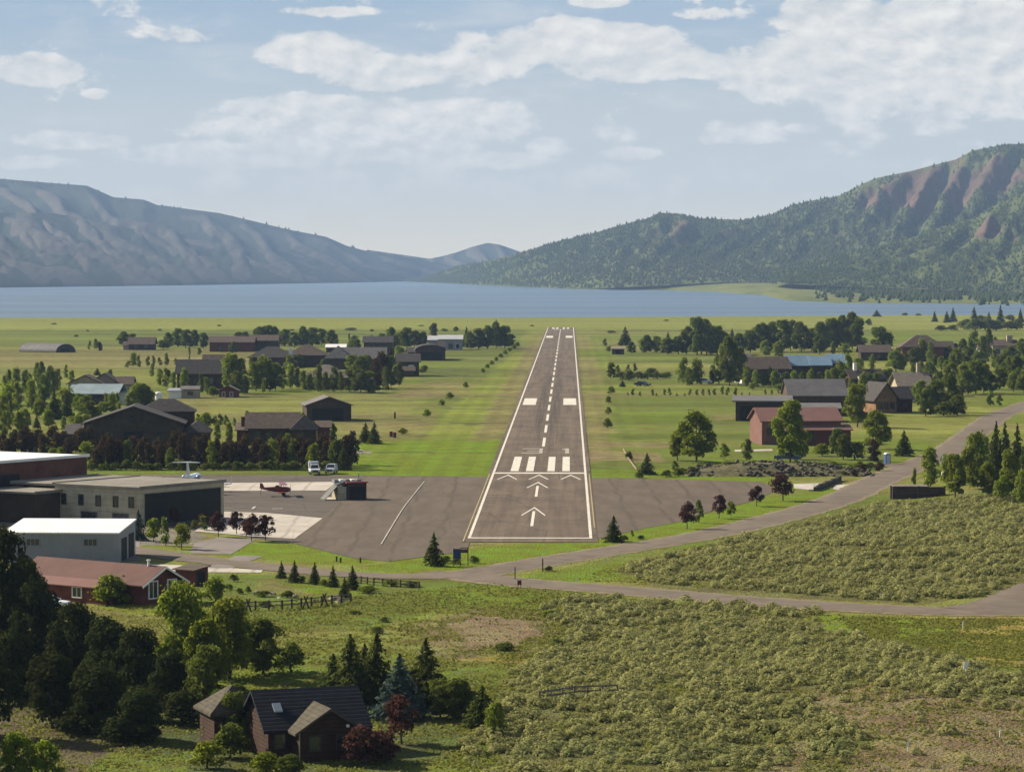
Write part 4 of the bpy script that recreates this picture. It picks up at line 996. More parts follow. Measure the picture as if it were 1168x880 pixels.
house('red_brown_hangar', 'red brown building with a pinkish metal roof behind the tall poplar', 'hangar', 869, 507, 7,
      [(0, 92, 0, 14, 27, 13, 'gx', PINKW, M_PINK, dict(ov=.6)), (26, 100, -3.2, 3.15, 17, 4, 'shed', WOOD_RED, M_PINK)], [('f', 84, 8, 8, 11, -3.2, W_(bars=3)), ('f', 52, 5, 9, 9, -3.2), ('f', 10, 12, 7, 7, 0)], unit=P)
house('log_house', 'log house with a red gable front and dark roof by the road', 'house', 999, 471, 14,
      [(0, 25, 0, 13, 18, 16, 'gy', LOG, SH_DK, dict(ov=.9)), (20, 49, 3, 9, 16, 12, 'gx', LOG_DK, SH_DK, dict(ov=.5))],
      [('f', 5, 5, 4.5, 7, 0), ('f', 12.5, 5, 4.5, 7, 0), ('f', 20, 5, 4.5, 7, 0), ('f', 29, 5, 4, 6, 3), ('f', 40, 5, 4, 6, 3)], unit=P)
house('tan_gable_house', 'house with a warm tan roof rising behind the log house', 'house', 1026, 459, 6,
      [(0, 36, 0, 12, 20, 13, 'gx', TANW, SH_TAN, dict(ov=.9)), (22, 42, 5, 8, 22, 9, 'gy', TANW, SH_BR)], [('f', 30, 4, 5, 7, 0), ('f', 10, 4, 5, 7, 0)], [(28, 7, 28, 44, 1.1)], unit=P)
house('small_grey_garage', 'small grey roofed garage behind the round dark trees', 'garage', 1084, 452, 0,
      [(0, 15, 0, 6, 8, 5, 'gy', WOOD_BR, SH_GR)], [('f', 7, .4, 7, 6, 0, D_())], unit=P)
house('ridge_house', 'wide dark brown house with a humped roof beyond the young trees', 'house', 1029, 412, 0,
      [(0, 48, 0, 14, 16, 13, 'hip', WOOD_RED, SH_BR, dict(ov=1)), (30, 60, 3, 12, 13, 9, 'gx', WOOD_BR, SH_BR)], [('f', 10, 4, 6, 6, 0), ('f', 24, 4, 6, 6, 0), ('f', 48, 3, 5, 5, 3)], unit=P)
house('chimney_house', 'brown roofed house with a pale wall and pale tower chimney at the right edge', 'house', 1132, 406, 0,
      [(0, 28, 0, 12, 12, 6, 'gx', TANW, SH_BR, dict(ov=.8)), (-14, -.3, 2, 10, 9, 5, 'gx', WHITEW, SH_BR)], [('f', 6, 3, 4, 5, 0), ('f', 20, 3, 4, 5, 0)], [(21, 5, 12, 23, 2.6)], unit=P)
house('dark_tree_house', 'low dark house half hidden under the big dark trees', 'house', 982, 411, 0,
      [(0, 33, 0, 12, 10, 7, 'gx', WOOD_DK, SH_BR, dict(ov=1))], [('f', 8, 2, 5, 5, 0), ('f', 20, 2, 5, 5, 0)], unit=P)
house('long_roof_cabin', 'low cabin with a long sloping brown roof and white stone post', 'cabin', 972, 441, 18,
      [(0, 40, 0, 9, 10, 9, 'gx', WOOD_BR, SH_BR, dict(ov=.8))], [('f', 14, 2, 4, 6, 0), ('f', 28, 2, 4, 6, 0)], [(8, -.9, 0, 11, .9, WHITEW), (9, 4, 16, 26, 1.0, WHITEW)], unit=P)
house('pale_cabin', 'tiny pale cabin peeping out of the dark far trees', 'cabin', 928, 392, 0,
      [(0, 9, 0, 6, 7, 4, 'gx', WHITEW, SH_TAN)], [('f', 4.5, 1, 3, 3, 0)], unit=P)

# ------------------------------------------------------------------ trees and shrubs (unit-size meshes shared by copies)
def leaf_quads(P, N, S, jit=.7, seed=0, up=.0):
    """little leaf-clump faces: centres P, outward directions N, sizes S"""
    r = np.random.default_rng(seed); n = len(P)
    d = N + r.normal(0, jit, (n, 3)); d[:, 2] += up; d /= np.linalg.norm(d, axis=1)[:, None] + 1e-9
    a = np.cross(d, r.normal(0, 1, (n, 3))); a /= np.linalg.norm(a, axis=1)[:, None] + 1e-9
    b = np.cross(d, a); S = np.asarray(S)[:, None]
    asp = r.uniform(.55, 1.0, (n, 1))
    V = np.stack([P - a * S - b * S * asp * .6, P + a * S * .7 - b * S * asp, P + a * S + b * S * asp * .7, P - a * S * .6 + b * S * asp], 1).reshape(-1, 3)
    return V, np.arange(4 * n).reshape(-1, 4)
def crown_mesh(name, P, N, S, m, seed, jit=.7, up=0.0):
    V, Q = leaf_quads(np.array(P), np.array(N), np.array(S), jit, seed, up)
    return np_mesh(name, V, Q, m)
def lobes_crown(seed, lobes, per, size, m, shape, zlo, zhi, rlobe, name='crown', gap=.12):
    """irregular crown of overlapping leaf lobes; shape(z 0..1) = half width"""
    r = np.random.default_rng(seed); P, N, S = [], [], []
    for i in range(lobes):
        t = (i + r.uniform(0, 1)) / lobes; z = zlo + (zhi - zlo) * t
        hw = shape(t); a = r.uniform(0, 6.283); q = hw * math.sqrt(r.uniform(.05, 1)) * .8
        c = np.array([math.cos(a) * q, math.sin(a) * q, z]); R_ = rlobe * r.uniform(.65, 1.25)
        n = int(per * r.uniform(.7, 1.3)); d = r.normal(0, 1, (n, 3)); d /= np.linalg.norm(d, axis=1)[:, None]
        d[:, 2] = np.where(d[:, 2] < -.35, -d[:, 2], d[:, 2])
        rad = R_ * (r.uniform(.45, 1.08, n) ** .6) * np.where(r.uniform(0, 1, n) < .10, r.uniform(1.05, 1.4, n), 1)
        sq = np.array([1, 1, .8 if zhi - zlo > .5 else 1.0])
        P.append(c + d * rad[:, None] * sq); N.append(d + np.array([0, 0, .25])); S.append(np.full(n, size) * r.uniform(.6, 1.5, n))
    return crown_mesh(name, np.concatenate(P), np.concatenate(N), np.concatenate(S), m, seed, .42)
def conifer_crown(seed, m, whorls=26, per=15, size=.036, ragged=.2):
    r = np.random.default_rng(seed); P, N, S = [], [], []
    for i in range(whorls):
        t = i / (whorls - 1); z0 = .05 + .9 * t
        hw = .56 * (1 - t) ** .85 + .012
        for k in range(max(4, int(per * (1 - .5 * t)))):
            if r.uniform() < .07: continue
            a = r.uniform(0, 6.283); L = hw * (1 + r.normal(0, ragged * .6)); dr = np.array([math.cos(a), math.sin(a), 0])
            n = max(3, int(9 * L / .5) + 2)
            for j in range(n):
                f = (j + .6) / n
                p = dr * L * f + np.array([0, 0, z0 + .02 - .10 * L * f * f + r.normal(0, .008)])
                side = np.array([-dr[1], dr[0], 0]) * r.normal(0, .05 * (1 - f * .6) * L * 2)
                P.append(p + side); N.append(dr * .5 + np.array([0, 0, 1.0])); S.append(size * r.uniform(.7, 1.3) * (1.15 - .45 * t))
    for k in range(6): P.append(np.array([0, 0, .95 + .008 * k])); N.append(r.normal(0, 1, 3)); S.append(.012)
    return crown_mesh('crown', P, N, S, m, seed, .55)
def trunk_mesh(h, r0, m, limbs=0, seed=0, lean=.02):
    r = random.Random(seed); b = MB()
    b.tube([(0, 0, -.02), (lean, .01, h * .35), (lean * .4, -.01, h * .7), (0, 0, h)], [r0 * 1.25, r0 * .9, r0 * .6, r0 * .2], 6)
    for i in range(limbs):
        z = h * (.35 + .5 * i / max(1, limbs)); a = r.uniform(0, 6.28); L = r.uniform(.18, .33)
        b.tube([(lean * .5, 0, z), (math.cos(a) * L * .5, math.sin(a) * L * .5, z + .08), (math.cos(a) * L, math.sin(a) * L, z + .22)], [r0 * .5, r0 * .35, r0 * .1], 5)
    me = bpy.data.meshes.new('trunk'); me.from_pydata(b.v, [], b.f); me.materials.append(m); return me
BARK = mat('bark', (.075,.058,.045), .95, .25, 6, .5)
BARK_P = mat('pale_bark', (.19,.165,.135), .95, .25, 6, .4)
L_COT = leaf_mat('cottonwood_leaf', (.078,.106,.012), (.170,.205,.022), .5)
L_ASP = leaf_mat('aspen_leaf', (.080,.108,.014), (.170,.205,.028), .5)
L_LIME = leaf_mat('light_leaf', (.10,.135,.014), (.165,.195,.025), .45)
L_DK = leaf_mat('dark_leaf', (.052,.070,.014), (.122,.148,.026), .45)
L_SPR = leaf_mat('spruce_needle', (.030,.040,.010), (.066,.080,.018), .3)
L_BLU = leaf_mat('blue_needle', (.030,.048,.040), (.060,.085,.070), .18)
L_RED = leaf_mat('maple_leaf', (.036,.016,.013), (.080,.034,.026), .35)
L_RBR = leaf_mat('chokecherry_leaf', (.030,.021,.011), (.066,.044,.020), .3)
L_SAGE = leaf_mat('sage_leaf', (.130,.142,.048), (.260,.264,.106), .38, .6)
L_GRS = leaf_mat('grass_blade', (.085,.115,.028), (.17,.19,.062), .4, .5)
egg = lambda t: .46 * math.sin(math.pi * (.24 + .70 * t)) ** .65
slim = lambda t: .42 * math.sin(math.pi * (.24 + .70 * t)) ** .6
dome = lambda t: .46 * math.sqrt(max(0.02, 1 - t * t * .92))
KIND = {}
def kind(key, nm, cat, trunk, crowns): KIND[key] = (nm, cat, trunk, crowns)
S3 = (1, 2, 3)
kind('cotl', 'cottonwood_tree', 'tree', trunk_mesh(.8, .022, BARK, 6, 21), [lobes_crown(150+s, 38, 260, .0165, L_LIME, egg, .12, .90, .150) for s in S3])
kind('cot', 'cottonwood_tree', 'tree', trunk_mesh(.8, .022, BARK, 6, 1), [lobes_crown(10+s, 38, 260, .0165, L_COT, egg, .14, .90, .150) for s in S3])
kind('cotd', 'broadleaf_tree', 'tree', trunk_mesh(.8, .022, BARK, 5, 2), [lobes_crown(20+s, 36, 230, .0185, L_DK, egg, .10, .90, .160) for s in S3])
kind('asp', 'aspen_tree', 'tree', trunk_mesh(.85, .016, BARK_P, 3, 3), [lobes_crown(30+s, 28, 150, .021, L_ASP, slim, .08, .92, .18) for s in S3])
kind('aspd', 'slim_tree', 'tree', trunk_mesh(.85, .016, BARK, 3, 4), [lobes_crown(40+s, 28, 140, .022, L_DK, slim, .06, .92, .18) for s in S3])
kind('spr', 'spruce_tree', 'tree', trunk_mesh(.95, .018, BARK, 0, 5, 0), [conifer_crown(50+s, L_SPR) for s in S3])
kind('blu', 'spruce_tree', 'tree', trunk_mesh(.95, .018, BARK, 0, 6, 0), [conifer_crown(60+s, L_BLU) for s in S3])
kind('map', 'maple_tree', 'tree', trunk_mesh(.7, .022, BARK, 4, 7), [lobes_crown(70+s, 20, 120, .026, L_RED, egg, .24, .88, .18) for s in S3])
kind('grn', 'young_tree', 'tree', trunk_mesh(.7, .022, BARK, 4, 8), [lobes_crown(80+s, 20, 120, .026, L_COT, egg, .18, .88, .18) for s in S3])
kind('red', 'chokecherry_shrub', 'shrub', trunk_mesh(.6, .02, BARK, 4, 9), [lobes_crown(90+s, 20, 90, .034, L_RBR, slim, .04, .88, .22) for s in S3])
kind('bus', 'shrub', 'shrub', trunk_mesh(.5, .03, BARK, 3, 10), [lobes_crown(100+s, 16, 120, .030, L_COT, dome, .12, .72, .24) for s in S3])
kind('lim', 'shrub', 'shrub', trunk_mesh(.5, .03, BARK, 3, 11), [lobes_crown(110+s, 16, 120, .030, L_LIME, dome, .12, .72, .24) for s in S3])
kind('jun', 'juniper_shrub', 'shrub', trunk_mesh(.5, .03, BARK, 0, 12), [lobes_crown(120+s, 9, 60, .05, L_DK, slim, .08, .85, .26) for s in S3])
kind('dbu', 'shrub', 'shrub', trunk_mesh(.5, .03, BARK, 3, 13), [lobes_crown(130+s, 16, 120, .030, L_DK, dome, .12, .72, .24) for s in S3])
kind('rbu', 'shrub', 'shrub', trunk_mesh(.5, .03, BARK, 3, 14), [lobes_crown(140+s, 14, 150, .030, L_RED, dome, .12, .72, .24) for s in S3])
L_DIM = leaf_mat('reflection_dimmed_leaf', (.018,.025,.008), (.042,.052,.014), .25)  # leaf colour darkened to carry the windscreen reflection's dark tone
kind('drk', 'broadleaf_tree', 'tree', trunk_mesh(.8, .022, BARK, 5, 22), [lobes_crown(160+s, 36, 230, .0185, L_DIM, egg, .08, .90, .160) for s in S3])
kind('drs', 'shrub', 'shrub', trunk_mesh(.5, .03, BARK, 3, 23), [lobes_crown(170+s, 16, 120, .030, L_DIM, dome, .12, .72, .24) for s in S3])
ASPECT = dict(drk=.85, drs=1.4, cot=.8, cotl=.8, cotd=.85, asp=.5, aspd=.5, spr=.55, blu=.6, map=.8, grn=.75, red=.5, bus=1.2, lim=1.2, jun=.6, dbu=1.4, rbu=1.2)
LOOK = dict(drk='very dark broadleaf tree', drs='very dark shrub', cot='green cottonwood', cotl='tall yellow green cottonwood', cotd='dark broadleaf tree', asp='light green slim aspen', aspd='dark slim tree', spr='dark pointed spruce', blu='blue grey spruce',
            map='dark red maple', grn='small round green tree', red='reddish brown chokecherry', bus='round green shrub', lim='bright yellow green shrub', jun='small dark juniper', dbu='dark low shrub', rbu='dark red shrub')
ORD = ['first','second','third','fourth','fifth','sixth','seventh','eighth','ninth','tenth','eleventh','twelfth','thirteenth','fourteenth','fifteenth','sixteenth','seventeenth','eighteenth','nineteenth']
def ordinal(i):
    if i < 19: return ORD[i]
    t = ['twentieth','thirtieth','fortieth','fiftieth'][(i + 1) // 10 - 2]; u = (i + 1) % 10
    return t if u == 0 else t[:-4].replace('for', 'for') + 'ty-' + ORD[u - 1] if False else (['twenty','thirty','forty','fifty'][(i + 1) // 10 - 2] + '-' + ORD[u - 1])
NPLANT = [0]
def tree(k, px, py, hpx, label, group=None, wpx=None):
    nm, cat, trunk, crowns = KIND[k]
    g = gp(px, py); s = F / g.y; h = hpx / s; w = (wpx / s) if wpx else h * ASPECT[k] * random.uniform(.88, 1.14)
    i = NPLANT[0]; NPLANT[0] += 1
    root = thing(nm, label, cat, g, random.uniform(0, 6.28), group)
    root.scale = (w, w, h)
    link('trunk', trunk, root); link('crown', crowns[i % len(crowns)], root)
    return root
def grove(place, group, items):
    pp = place.split()
    """items (kind, x, base y, height[, width]) in photo pixels; labels count along the group from the left"""
    by = {}
    for it in items: by.setdefault(LOOK[it[0]], []).append(it)
    for look, its in by.items():
        its.sort(key=lambda t: (t[1], t[2]))
        for n, it in enumerate(its):
            lab = f'{look} {place}' if len(its) == 1 else f'{look}, {ordinal(n)} from the left {place}'
            tree(it[0], it[1], it[2], it[3], lab, group, it[4] if len(it) > 4 else None)

# --- foreground
grove('left of the navy roofed house', 'cottonwoods beside the navy roofed house',
      [('cotl',208,784,118,90),('cotl',262,774,92,80),('cotd',236,818,84,60),('cotd',300,768,66,62),('dbu',332,766,38,40),('cot',236,790,88,60)])  # tallest cotd is added to shade the house front
grove('behind the navy roofed house', 'evergreens behind the navy roofed house',
      [('spr',400,806,84,64),('spr',430,802,82,56),('blu',456,820,76,66),('spr',486,808,82,66),('cotd',520,820,48,60),('spr',550,828,48,46),('asp',566,840,40,30),('spr',380,800,56,50),('spr',416,798,66,50),('cotd',502,818,44,46),('dbu',262,864,46,50),('lim',246,846,30,34),('bus',236,876,36,44),('cotd',276,838,30,30),('cotd',268,852,64,50),('bus',302,884,30,46),('cotd',330,886,26,40),
       ('dbu',270,800,26,34),('cotd',250,826,40,36),('dbu',300,846,16,28)])
grove('at the right corner of the navy roofed house', 'red shrubs by the navy roofed house', [('map',458,848,58,50),('rbu',416,872,52,62),('rbu',442,868,40,44)])
grove('in the bottom left corner', 'shrubs in the bottom left corner', [('cot',18,892,60,52),('bus',52,890,52,44),('cot',-22,890,70,60)])
grove('in the mostly added dark thicket at left', 'mostly added dark trees at the left edge',  # mostly added to stand in for a dark windscreen reflection
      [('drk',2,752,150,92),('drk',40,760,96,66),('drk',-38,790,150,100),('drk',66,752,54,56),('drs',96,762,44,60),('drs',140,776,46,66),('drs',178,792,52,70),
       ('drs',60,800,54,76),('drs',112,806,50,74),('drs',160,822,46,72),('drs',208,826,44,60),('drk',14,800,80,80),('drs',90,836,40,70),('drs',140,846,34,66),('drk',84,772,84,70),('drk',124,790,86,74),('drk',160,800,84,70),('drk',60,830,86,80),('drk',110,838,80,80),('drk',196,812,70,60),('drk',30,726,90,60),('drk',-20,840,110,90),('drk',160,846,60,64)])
tree('bus',127,690,40,'big round green shrub against the red roofed house',None,46)
tree('bus',246,686,33,'round green shrub alone right of the red roofed house',None,33)
grove('in the row before the split rail fence', 'spruces before the split rail fence',
      [('spr',321,659,20),('spr',336,664,26),('spr',359,666,26),('spr',380,669,25),('spr',402,672,28),('spr',393,681,24),('bus',420,676,10,26),('bus',446,668,8,22),('dbu',468,669,7,24),('bus',345,664,9),('bus',370,668,9)])
grove('around the boulders by the split rail fence', 'shrubs around the boulders', [('dbu',300,680,8,22),('dbu',328,681,9,18),('dbu',273,677,8,10),('dbu',262,672,7,9),('dbu',283,676,9,8),('dbu',267,663,10,12),('dbu',405,700,5,17),('dbu',302,692,8,18)])
tree('spr',495,645,39,'single dark spruce by the blue sign board at the runway end',None,24)
grove('under the blue sign board', 'shrubs under the blue sign board', [('dbu',508,642,10,14),('dbu',520,643,9,14),('dbu',541,642,10,14),('dbu',626,651,7,11)])
tree('spr',700,618,31,'dark spruce at the lower right corner of the runway pavement',None,22)
grove('beside the spruce at the pavement corner', 'shrubs by the pavement corner', [('dbu',712,617,8,12),('jun',721,612,8,5),('dbu',731,615,6,10)])
tree('dbu',636,739,13,'black green shrub alone where the brown patch meets the sagebrush',None,18)
grove('on the brown grass patch in the foreground', 'shrubs on the brown patch', [('dbu',575,742,11,28),('dbu',430,722,9,16),('dbu',438,709,7,14),('bus',628,704,10,24)])
# --- red maples along the verge
grove('on the grass by the pale concrete pad', 'trees along the concrete pad',
      [('map',249,612,29),('map',270,609,27),('map',287,617,31),('map',303,616,30),('map',281,612,20),('map',232,604,20),('jun',233,605,18,13),('dbu',222,603,12,9)])
grove('in front of the pale block hangar', 'trees before the pale block hangar',
      [('map',152,592,25,14),('blu',158,616,36,20),('grn',175,618,28),('jun',189,622,34,14),('grn',207,626,30,24),('bus',44,592,12),('blu',27,588,18,12),('bus',14,592,14),('grn',72,592,16),('bus',90,594,12),('jun',128,594,14,8),('blu',110,593,14,9),('map',172,596,18),('map',199,598,20,16)])
grove('on the green verge right of the pavement', 'trees along the right verge',
      [('map',784,603,31),('jun',797,596,27,12),('map',820,591,28),('grn',834,589,18),('map',863,577,24,20),('map',893,571,31,32)])
grove('scattered among the left village houses', 'scattered village trees',
      [(random.choice(('asp','cot','asp','cotd','bus')), x + random.uniform(-3,3), y + random.uniform(-1.5,1.5), h * random.uniform(.8,1.2)) for x, y, h in
       ((128,440,16),(140,452,14),(172,430,14),(222,425,10),(238,430,18),(248,428,20),(286,420,16),(300,412,14),(330,424,18),(340,418,14),(352,412,12),(366,424,16),(392,412,14),(408,410,14),(438,412,16),(446,418,14),(470,424,10),(436,396,14),(426,398,16),(408,398,12),(398,400,12),(264,404,12),(254,398,10),(230,404,8),(216,404,10),(280,476,8),(226,486,16),(236,490,18),(222,494,16),(76,462,24),(14,462,26),(44,476,26),(56,488,22),(8,492,24),(70,492,18),(118,490,14),(136,476,18),(30,506,16),(16,508,18))])
grove('scattered among the right village houses', 'scattered right village trees',
      [(random.choice(('asp','cot','cotd','cotd')), x + random.uniform(-3,3), y + random.uniform(-1.5,1.5), h * random.uniform(.8,1.2)) for x, y, h in
       ((992,424,22),(984,448,20),(1018,448,20),(1030,440,18),(1040,452,22),(1060,438,22),(1070,444,24),(1080,428,20),(1092,420,20),(1044,420,20),(1024,412,20),(1150,420,24),(1160,432,26),(1120,434,26),(1100,434,24),(1140,436,24),(1168,436,28),(1015,396,16),(1088,404,14),(1098,398,14),(1120,398,14),(1146,400,14),(1052,462,26),(1094,462,24),(970,452,22),(985,462,30),(972,470,28))])
# --- right of the runway, near
tree('cot',794,527,58,'large round cottonwood alone above the rock wall right of the runway',None,52)
tree('cot',773,525,34,'smaller cottonwood leaning on the left of the large round one',None,26)
tree('cot',901,527,72,'tall bright poplar in front of the red brown hangar',None,46)
grove('above the rock wall', 'small trees above the rock wall', [('spr',738,541,25,20),('grn',826,524,19),('aspd',852,525,24,16),('dbu',717,524,11,10),('dbu',729,545,8,13),('dbu',760,544,10,15),('jun',770,538,13,10),('dbu',774,543,11,16)])
grove('beside the red brown hangar', 'trees beside the red brown hangar', [('cot',978,487,50,36),('cot',1000,512,44,38),('spr',1031,520,30,22),('red',997,526,24,18),('cotd',962,524,30),('bus',938,520,16),('cotd',955,520,32,20),('aspd',921,516,26),('dbu',975,524,24,28),('cotd',910,524,26)])
grove('on the bank right of the timber wall', 'trees on the bank at the right',
      [('asp',1061,556,46,30),('cot',1090,568,52,34),('asp',1113,548,56,30),('asp',1106,558,50,28),('spr',1136,545,66,26),('spr',1146,540,60,22),('spr',1160,548,66,26),('asp',1122,540,44),('asp',1150,566,52,32),('spr',1172,560,70,30),('cot',1126,566,40,28),('asp',1080,552,34,20),('spr',1182,545,66,26),('jun',1043,554,20,7),('asp',1196,570,60,34),('grn',1143,570,30),('asp',1166,575,40,26)])
# --- right of the runway, middle
grove('in the thin hedge line across the right field', 'junipers across the right field',
      [('jun',x,y,h,h*.62) for x,y,h in ((716,451,4),(722,451,8),(730,452,6),(744,451,8),(749,452,4),(758,451,8),(764,451,9),(772,452,4),(781,452,4),(787,451,8),(795,451,7),(802,451,8),(809,451,8),(815,451,8),(824,450,10),(830,451,10),(839,451,9),(846,451,4),(855,451,4),(873,450,6),(880,450,6),(888,449,5))])
grove('along the right edge of the runway strip', 'bushes along the right runway strip',
      [('bus',697,449,10,10),('bus',694,460,10,8),('bus',694,472,10,9),('dbu',693,488,13,12),('jun',690,395,9,6),('dbu',695,401,8,9),('bus',697,418,6,10),('spr',710,441,8,8)])
grove('in the low clump right of the runway', 'low clump right of the runway',
      [('cotd',697,432,18,14),('dbu',708,433,11,16),('dbu',717,434,14,14),('dbu',727,432,10,16),('jun',704,430,14,8),('jun',716,425,10),('jun',724,424,10),('dbu',739,432,9,18),('dbu',750,432,9,18),('dbu',760,431,8,16),('dbu',743,428,10,18)])
grove('in the belt behind the right field', 'dark belt behind the right field',
      [('spr',713,394,22,16),('cotd',720,403,14),('cotd',737,402,20,22),('asp',733,403,16),('asp',749,402,19,15),('cotd',762,404,19,22),('spr',762,390,12),('cotd',774,404,22,22),('cotd',783,404,32,22),('cotd',795,405,44,30),('cotd',806,404,40,30),('cotd',818,405,34,28),('cotd',800,404,30,34),('asp',810,405,22,18),('cotd',828,403,24,22),('spr',835,396,22,12),('cotd',843,404,24,24),('spr',851,394,18,12),
       ('cotd',856,402,26,24),('cotd',868,401,34,28),('cotd',880,401,34,28),('cotd',893,402,38,28),('cotd',902,400,36,24),('cotd',914,401,34,26),('cotd',926,400,26,26),('cotd',938,401,34,26),('cotd',950,400,38,28),('cotd',961,398,40,24),('cotd',972,398,42,28),('cotd',979,400,38,22),('cotd',935,404,22,20),('bus',964,404,14,16),('asp',873,406,18,16),('asp',888,407,18,18)])
grove('around the white end house', 'trees around the white end house',
      [('asp',779,438,30,20),('asp',786,440,20,14),('asp',795,438,29,22),('cotd',820,438,34,24),('cotd',832,440,56,28),('cotd',842,439,44,26),('red',812,438,16),('asp',826,420,30,18),('asp',851,441,24,14),('asp',862,442,20,12),('cotd',871,441,18,14),('asp',884,442,20,12),('cotd',896,442,18,14),('asp',878,441,22,12),('asp',905,443,20,12),('bus',858,444,9),('dbu',890,445,9,18)])
grove('before the blue roofed house', 'trees before the blue roofed house',
      [('aspd',914,442,18),('asp',925,443,22,14),('aspd',935,443,18),('asp',944,444,22),('asp',951,441,22,14),('asp',958,441,30,16),('asp',968,438,34,18),('asp',979,440,32,18),('asp',950,404,14),('dbu',920,444,10,20),('cotd',962,444,20,16)])
grove('between the cabins on the right', 'trees between the cabins on the right',
      [('cotd',1003,410,38,34),('dbu',985,392,9,12),('dbu',990,371,9,9),('cot',1022,425,26,26),('asp',1030,423,20),('cot',1012,440,20,22),('cot',1000,446,22),('cotd',991,448,22,20),('asp',1052,412,26,16),('asp',1061,414,24),('cotd',1083,412,18),('cot',1074,424,18),('cotd',1066,420,16),('asp',1041,432,18),('cot',1050,430,18),('cotd',1068,472,40,34),('cotd',1082,470,46,30),('cotd',1056,475,32,24),('cotd',1092,474,24,24),('dbu',1076,474,18,30),('cot',1043,442,16,20)])
grove('in the grove along the upper right road', 'grove along the upper right road',
      [('cot',1086,437,24,24),('cot',1100,443,28,26),('cotd',1113,449,38,32),('cot',1122,448,34,26),('cotd',1104,450,28,24),('cotd',1130,448,24),('aspd',1098,410,24,14),('aspd',1111,412,34,18),('aspd',1120,416,32,18),('aspd',1127,410,36,16),('cotd',1104,418,24,22),('cotd',1116,424,24,24),('asp',1134,420,22),('cotd',1142,430,26),('cotd',1150,440,34,24),('cotd',1160,444,40,26),('cotd',1166,424,34,26),('cot',1156,447,24),('cot',1168,448,26),('cotd',1140,444,24),('cotd',1176,446,36,28),('cotd',1164,406,20),('aspd',1135,400,16),('jun',1130,463,16,10),('jun',1140,463,14,8),('cotd',1153,412,18)])
grove('near the shore at the far right', 'trees near the shore at the far right',
      [('spr',1066,367,13,7),('spr',1080,368,14,9),('spr',1087,367,17,9),('spr',1111,369,20,11),('spr',1141,369,22,10),('spr',1164,368,17,8),('spr',1128,369,14),('dbu',1100,376,14,20),('dbu',1112,377,16,24),('dbu',1124,377,16,22),('dbu',1136,377,14,22),('dbu',1150,376,12,20),('dbu',1160,376,14,20),('dbu',1086,377,8,16),('dbu',1073,377,7,16),('spr',1155,374,14),('dbu',1120,368,10,16),('dbu',1151,365,7,14),('spr',1000,361,8,10),('dbu',1032,360,4,8),('dbu',1048,360,3,8)])
tree('dbu',697,380,4,'flat dark bush in the open far field right of the runway',None,11)
# --- left of the runway
grove('in the long hedge behind the apron', 'hedge behind the apron',
      [('red' if i % 4 else random.choice(('grn','cotd','red','asp')), 100 + i*5.9 + random.uniform(-2,2), 534 - (i % 2)*3 + random.uniform(-2,1), random.uniform(24,37), random.uniform(15,22)) for i in range(52)]
      + [('red', 2 + i*7 + random.uniform(-2,2), 514 + (i % 2)*4 + random.uniform(-3,3), random.uniform(20,28), 18) for i in range(15)] + [('spr',392,536,30,18),('cotd',398,533,22,16),('lim',60,522,14,12),('lim',68,524,16,14),('blu',40,524,16),('lim',58,514,12)]
      + [('dbu', 104 + i*13 + random.uniform(-3,3), 536, random.uniform(9,14), 17) for i in range(23)])
grove('in the orchard at the left edge', 'orchard at the left edge',
      [('asp',5,452,24),('asp',18,446,27),('aspd',29,448,26),('aspd',10,444,22),('aspd',42,436,22),('aspd',47,440,28,14),('aspd',58,449,32,16),('aspd',66,447,26),('asp',36,468,36,18),('aspd',50,467,40,20),('aspd',54,455,30),('asp',20,470,34,16),('asp',3,482,32),('aspd',12,480,24),('spr',62,478,34,22),('spr',76,476,26,18),('cot',28,490,24),('asp',4,500,30),('spr',42,488,16),('cot',23,494,26),('asp',75,432,16),('asp',33,445,20),('aspd',-8,470,40),('asp',-14,500,40),('asp',82,440,18)])
grove('around the teal roofed house', 'trees around the teal roofed house',
      [('cot',97,476,26,26),('cotd',103,480,24,22),('lim',88,492,22,18),('lim',98,488,18,18),('lim',110,480,18,16),('lim',84,486,14),('asp',128,472,24,14),('asp',134,470,22),('cot',160,466,30,32),('cotd',168,466,26,24),('cot',150,470,24,18),('spr',111,428,9,9),('cot',90,470,22),('lim',116,472,16),('asp',121,466,18)])
grove('around the dormer house', 'trees around the dormer house',
      [('asp',182,440,20,12),('asp',190,442,22,14),('asp',198,444,20),('asp',210,446,26,14),('aspd',230,448,22),('aspd',236,450,20),('cot',264,448,46,30),('asp',274,448,40,22),('cotd',270,452,30,22),('dbu',243,452,13,16),('cotd',279,450,22,16),('aspd',205,420,10),('asp',152,418,16,12),('asp',158,419,14),('jun',146,419,8,8),('jun',169,418,12,6),('jun',175,418,13,6),('jun',182,417,10,7),('jun',190,417,10),('jun',200,416,8),('asp',190,414,12),('asp',216,413,8)])
grove('before the manor house', 'trees before the manor house',
      [('cot',292,446,34,24),('cot',302,446,40,28),('cot',314,445,32,22),('asp',322,444,26),('asp',332,443,28,16),('asp',340,443,24),('cotd',308,446,24,24),('lim',294,434,20,18),('asp',346,444,22),('asp',301,448,16,7),('cotd',358,445,16)])
grove('in the row before the tan roofed lodge', 'trees before the tan roofed lodge',
      [('aspd',353,446,20,12),('aspd',363,447,30,14),('aspd',371,446,22),('aspd',381,447,28,14),('aspd',389,446,22),('cotd',399,447,26,20),('cot',402,424,20,24),('cotd',412,432,26,26),('cot',418,428,24,20),('cotd',411,448,28,26),('cotd',421,447,24,22),('red',437,442,40,22),('red',430,444,34,20),('cotd',446,442,38,18),('cotd',455,440,26,14),('red',446,420,22),('aspd',440,446,28),('dbu',427,448,12,18)])
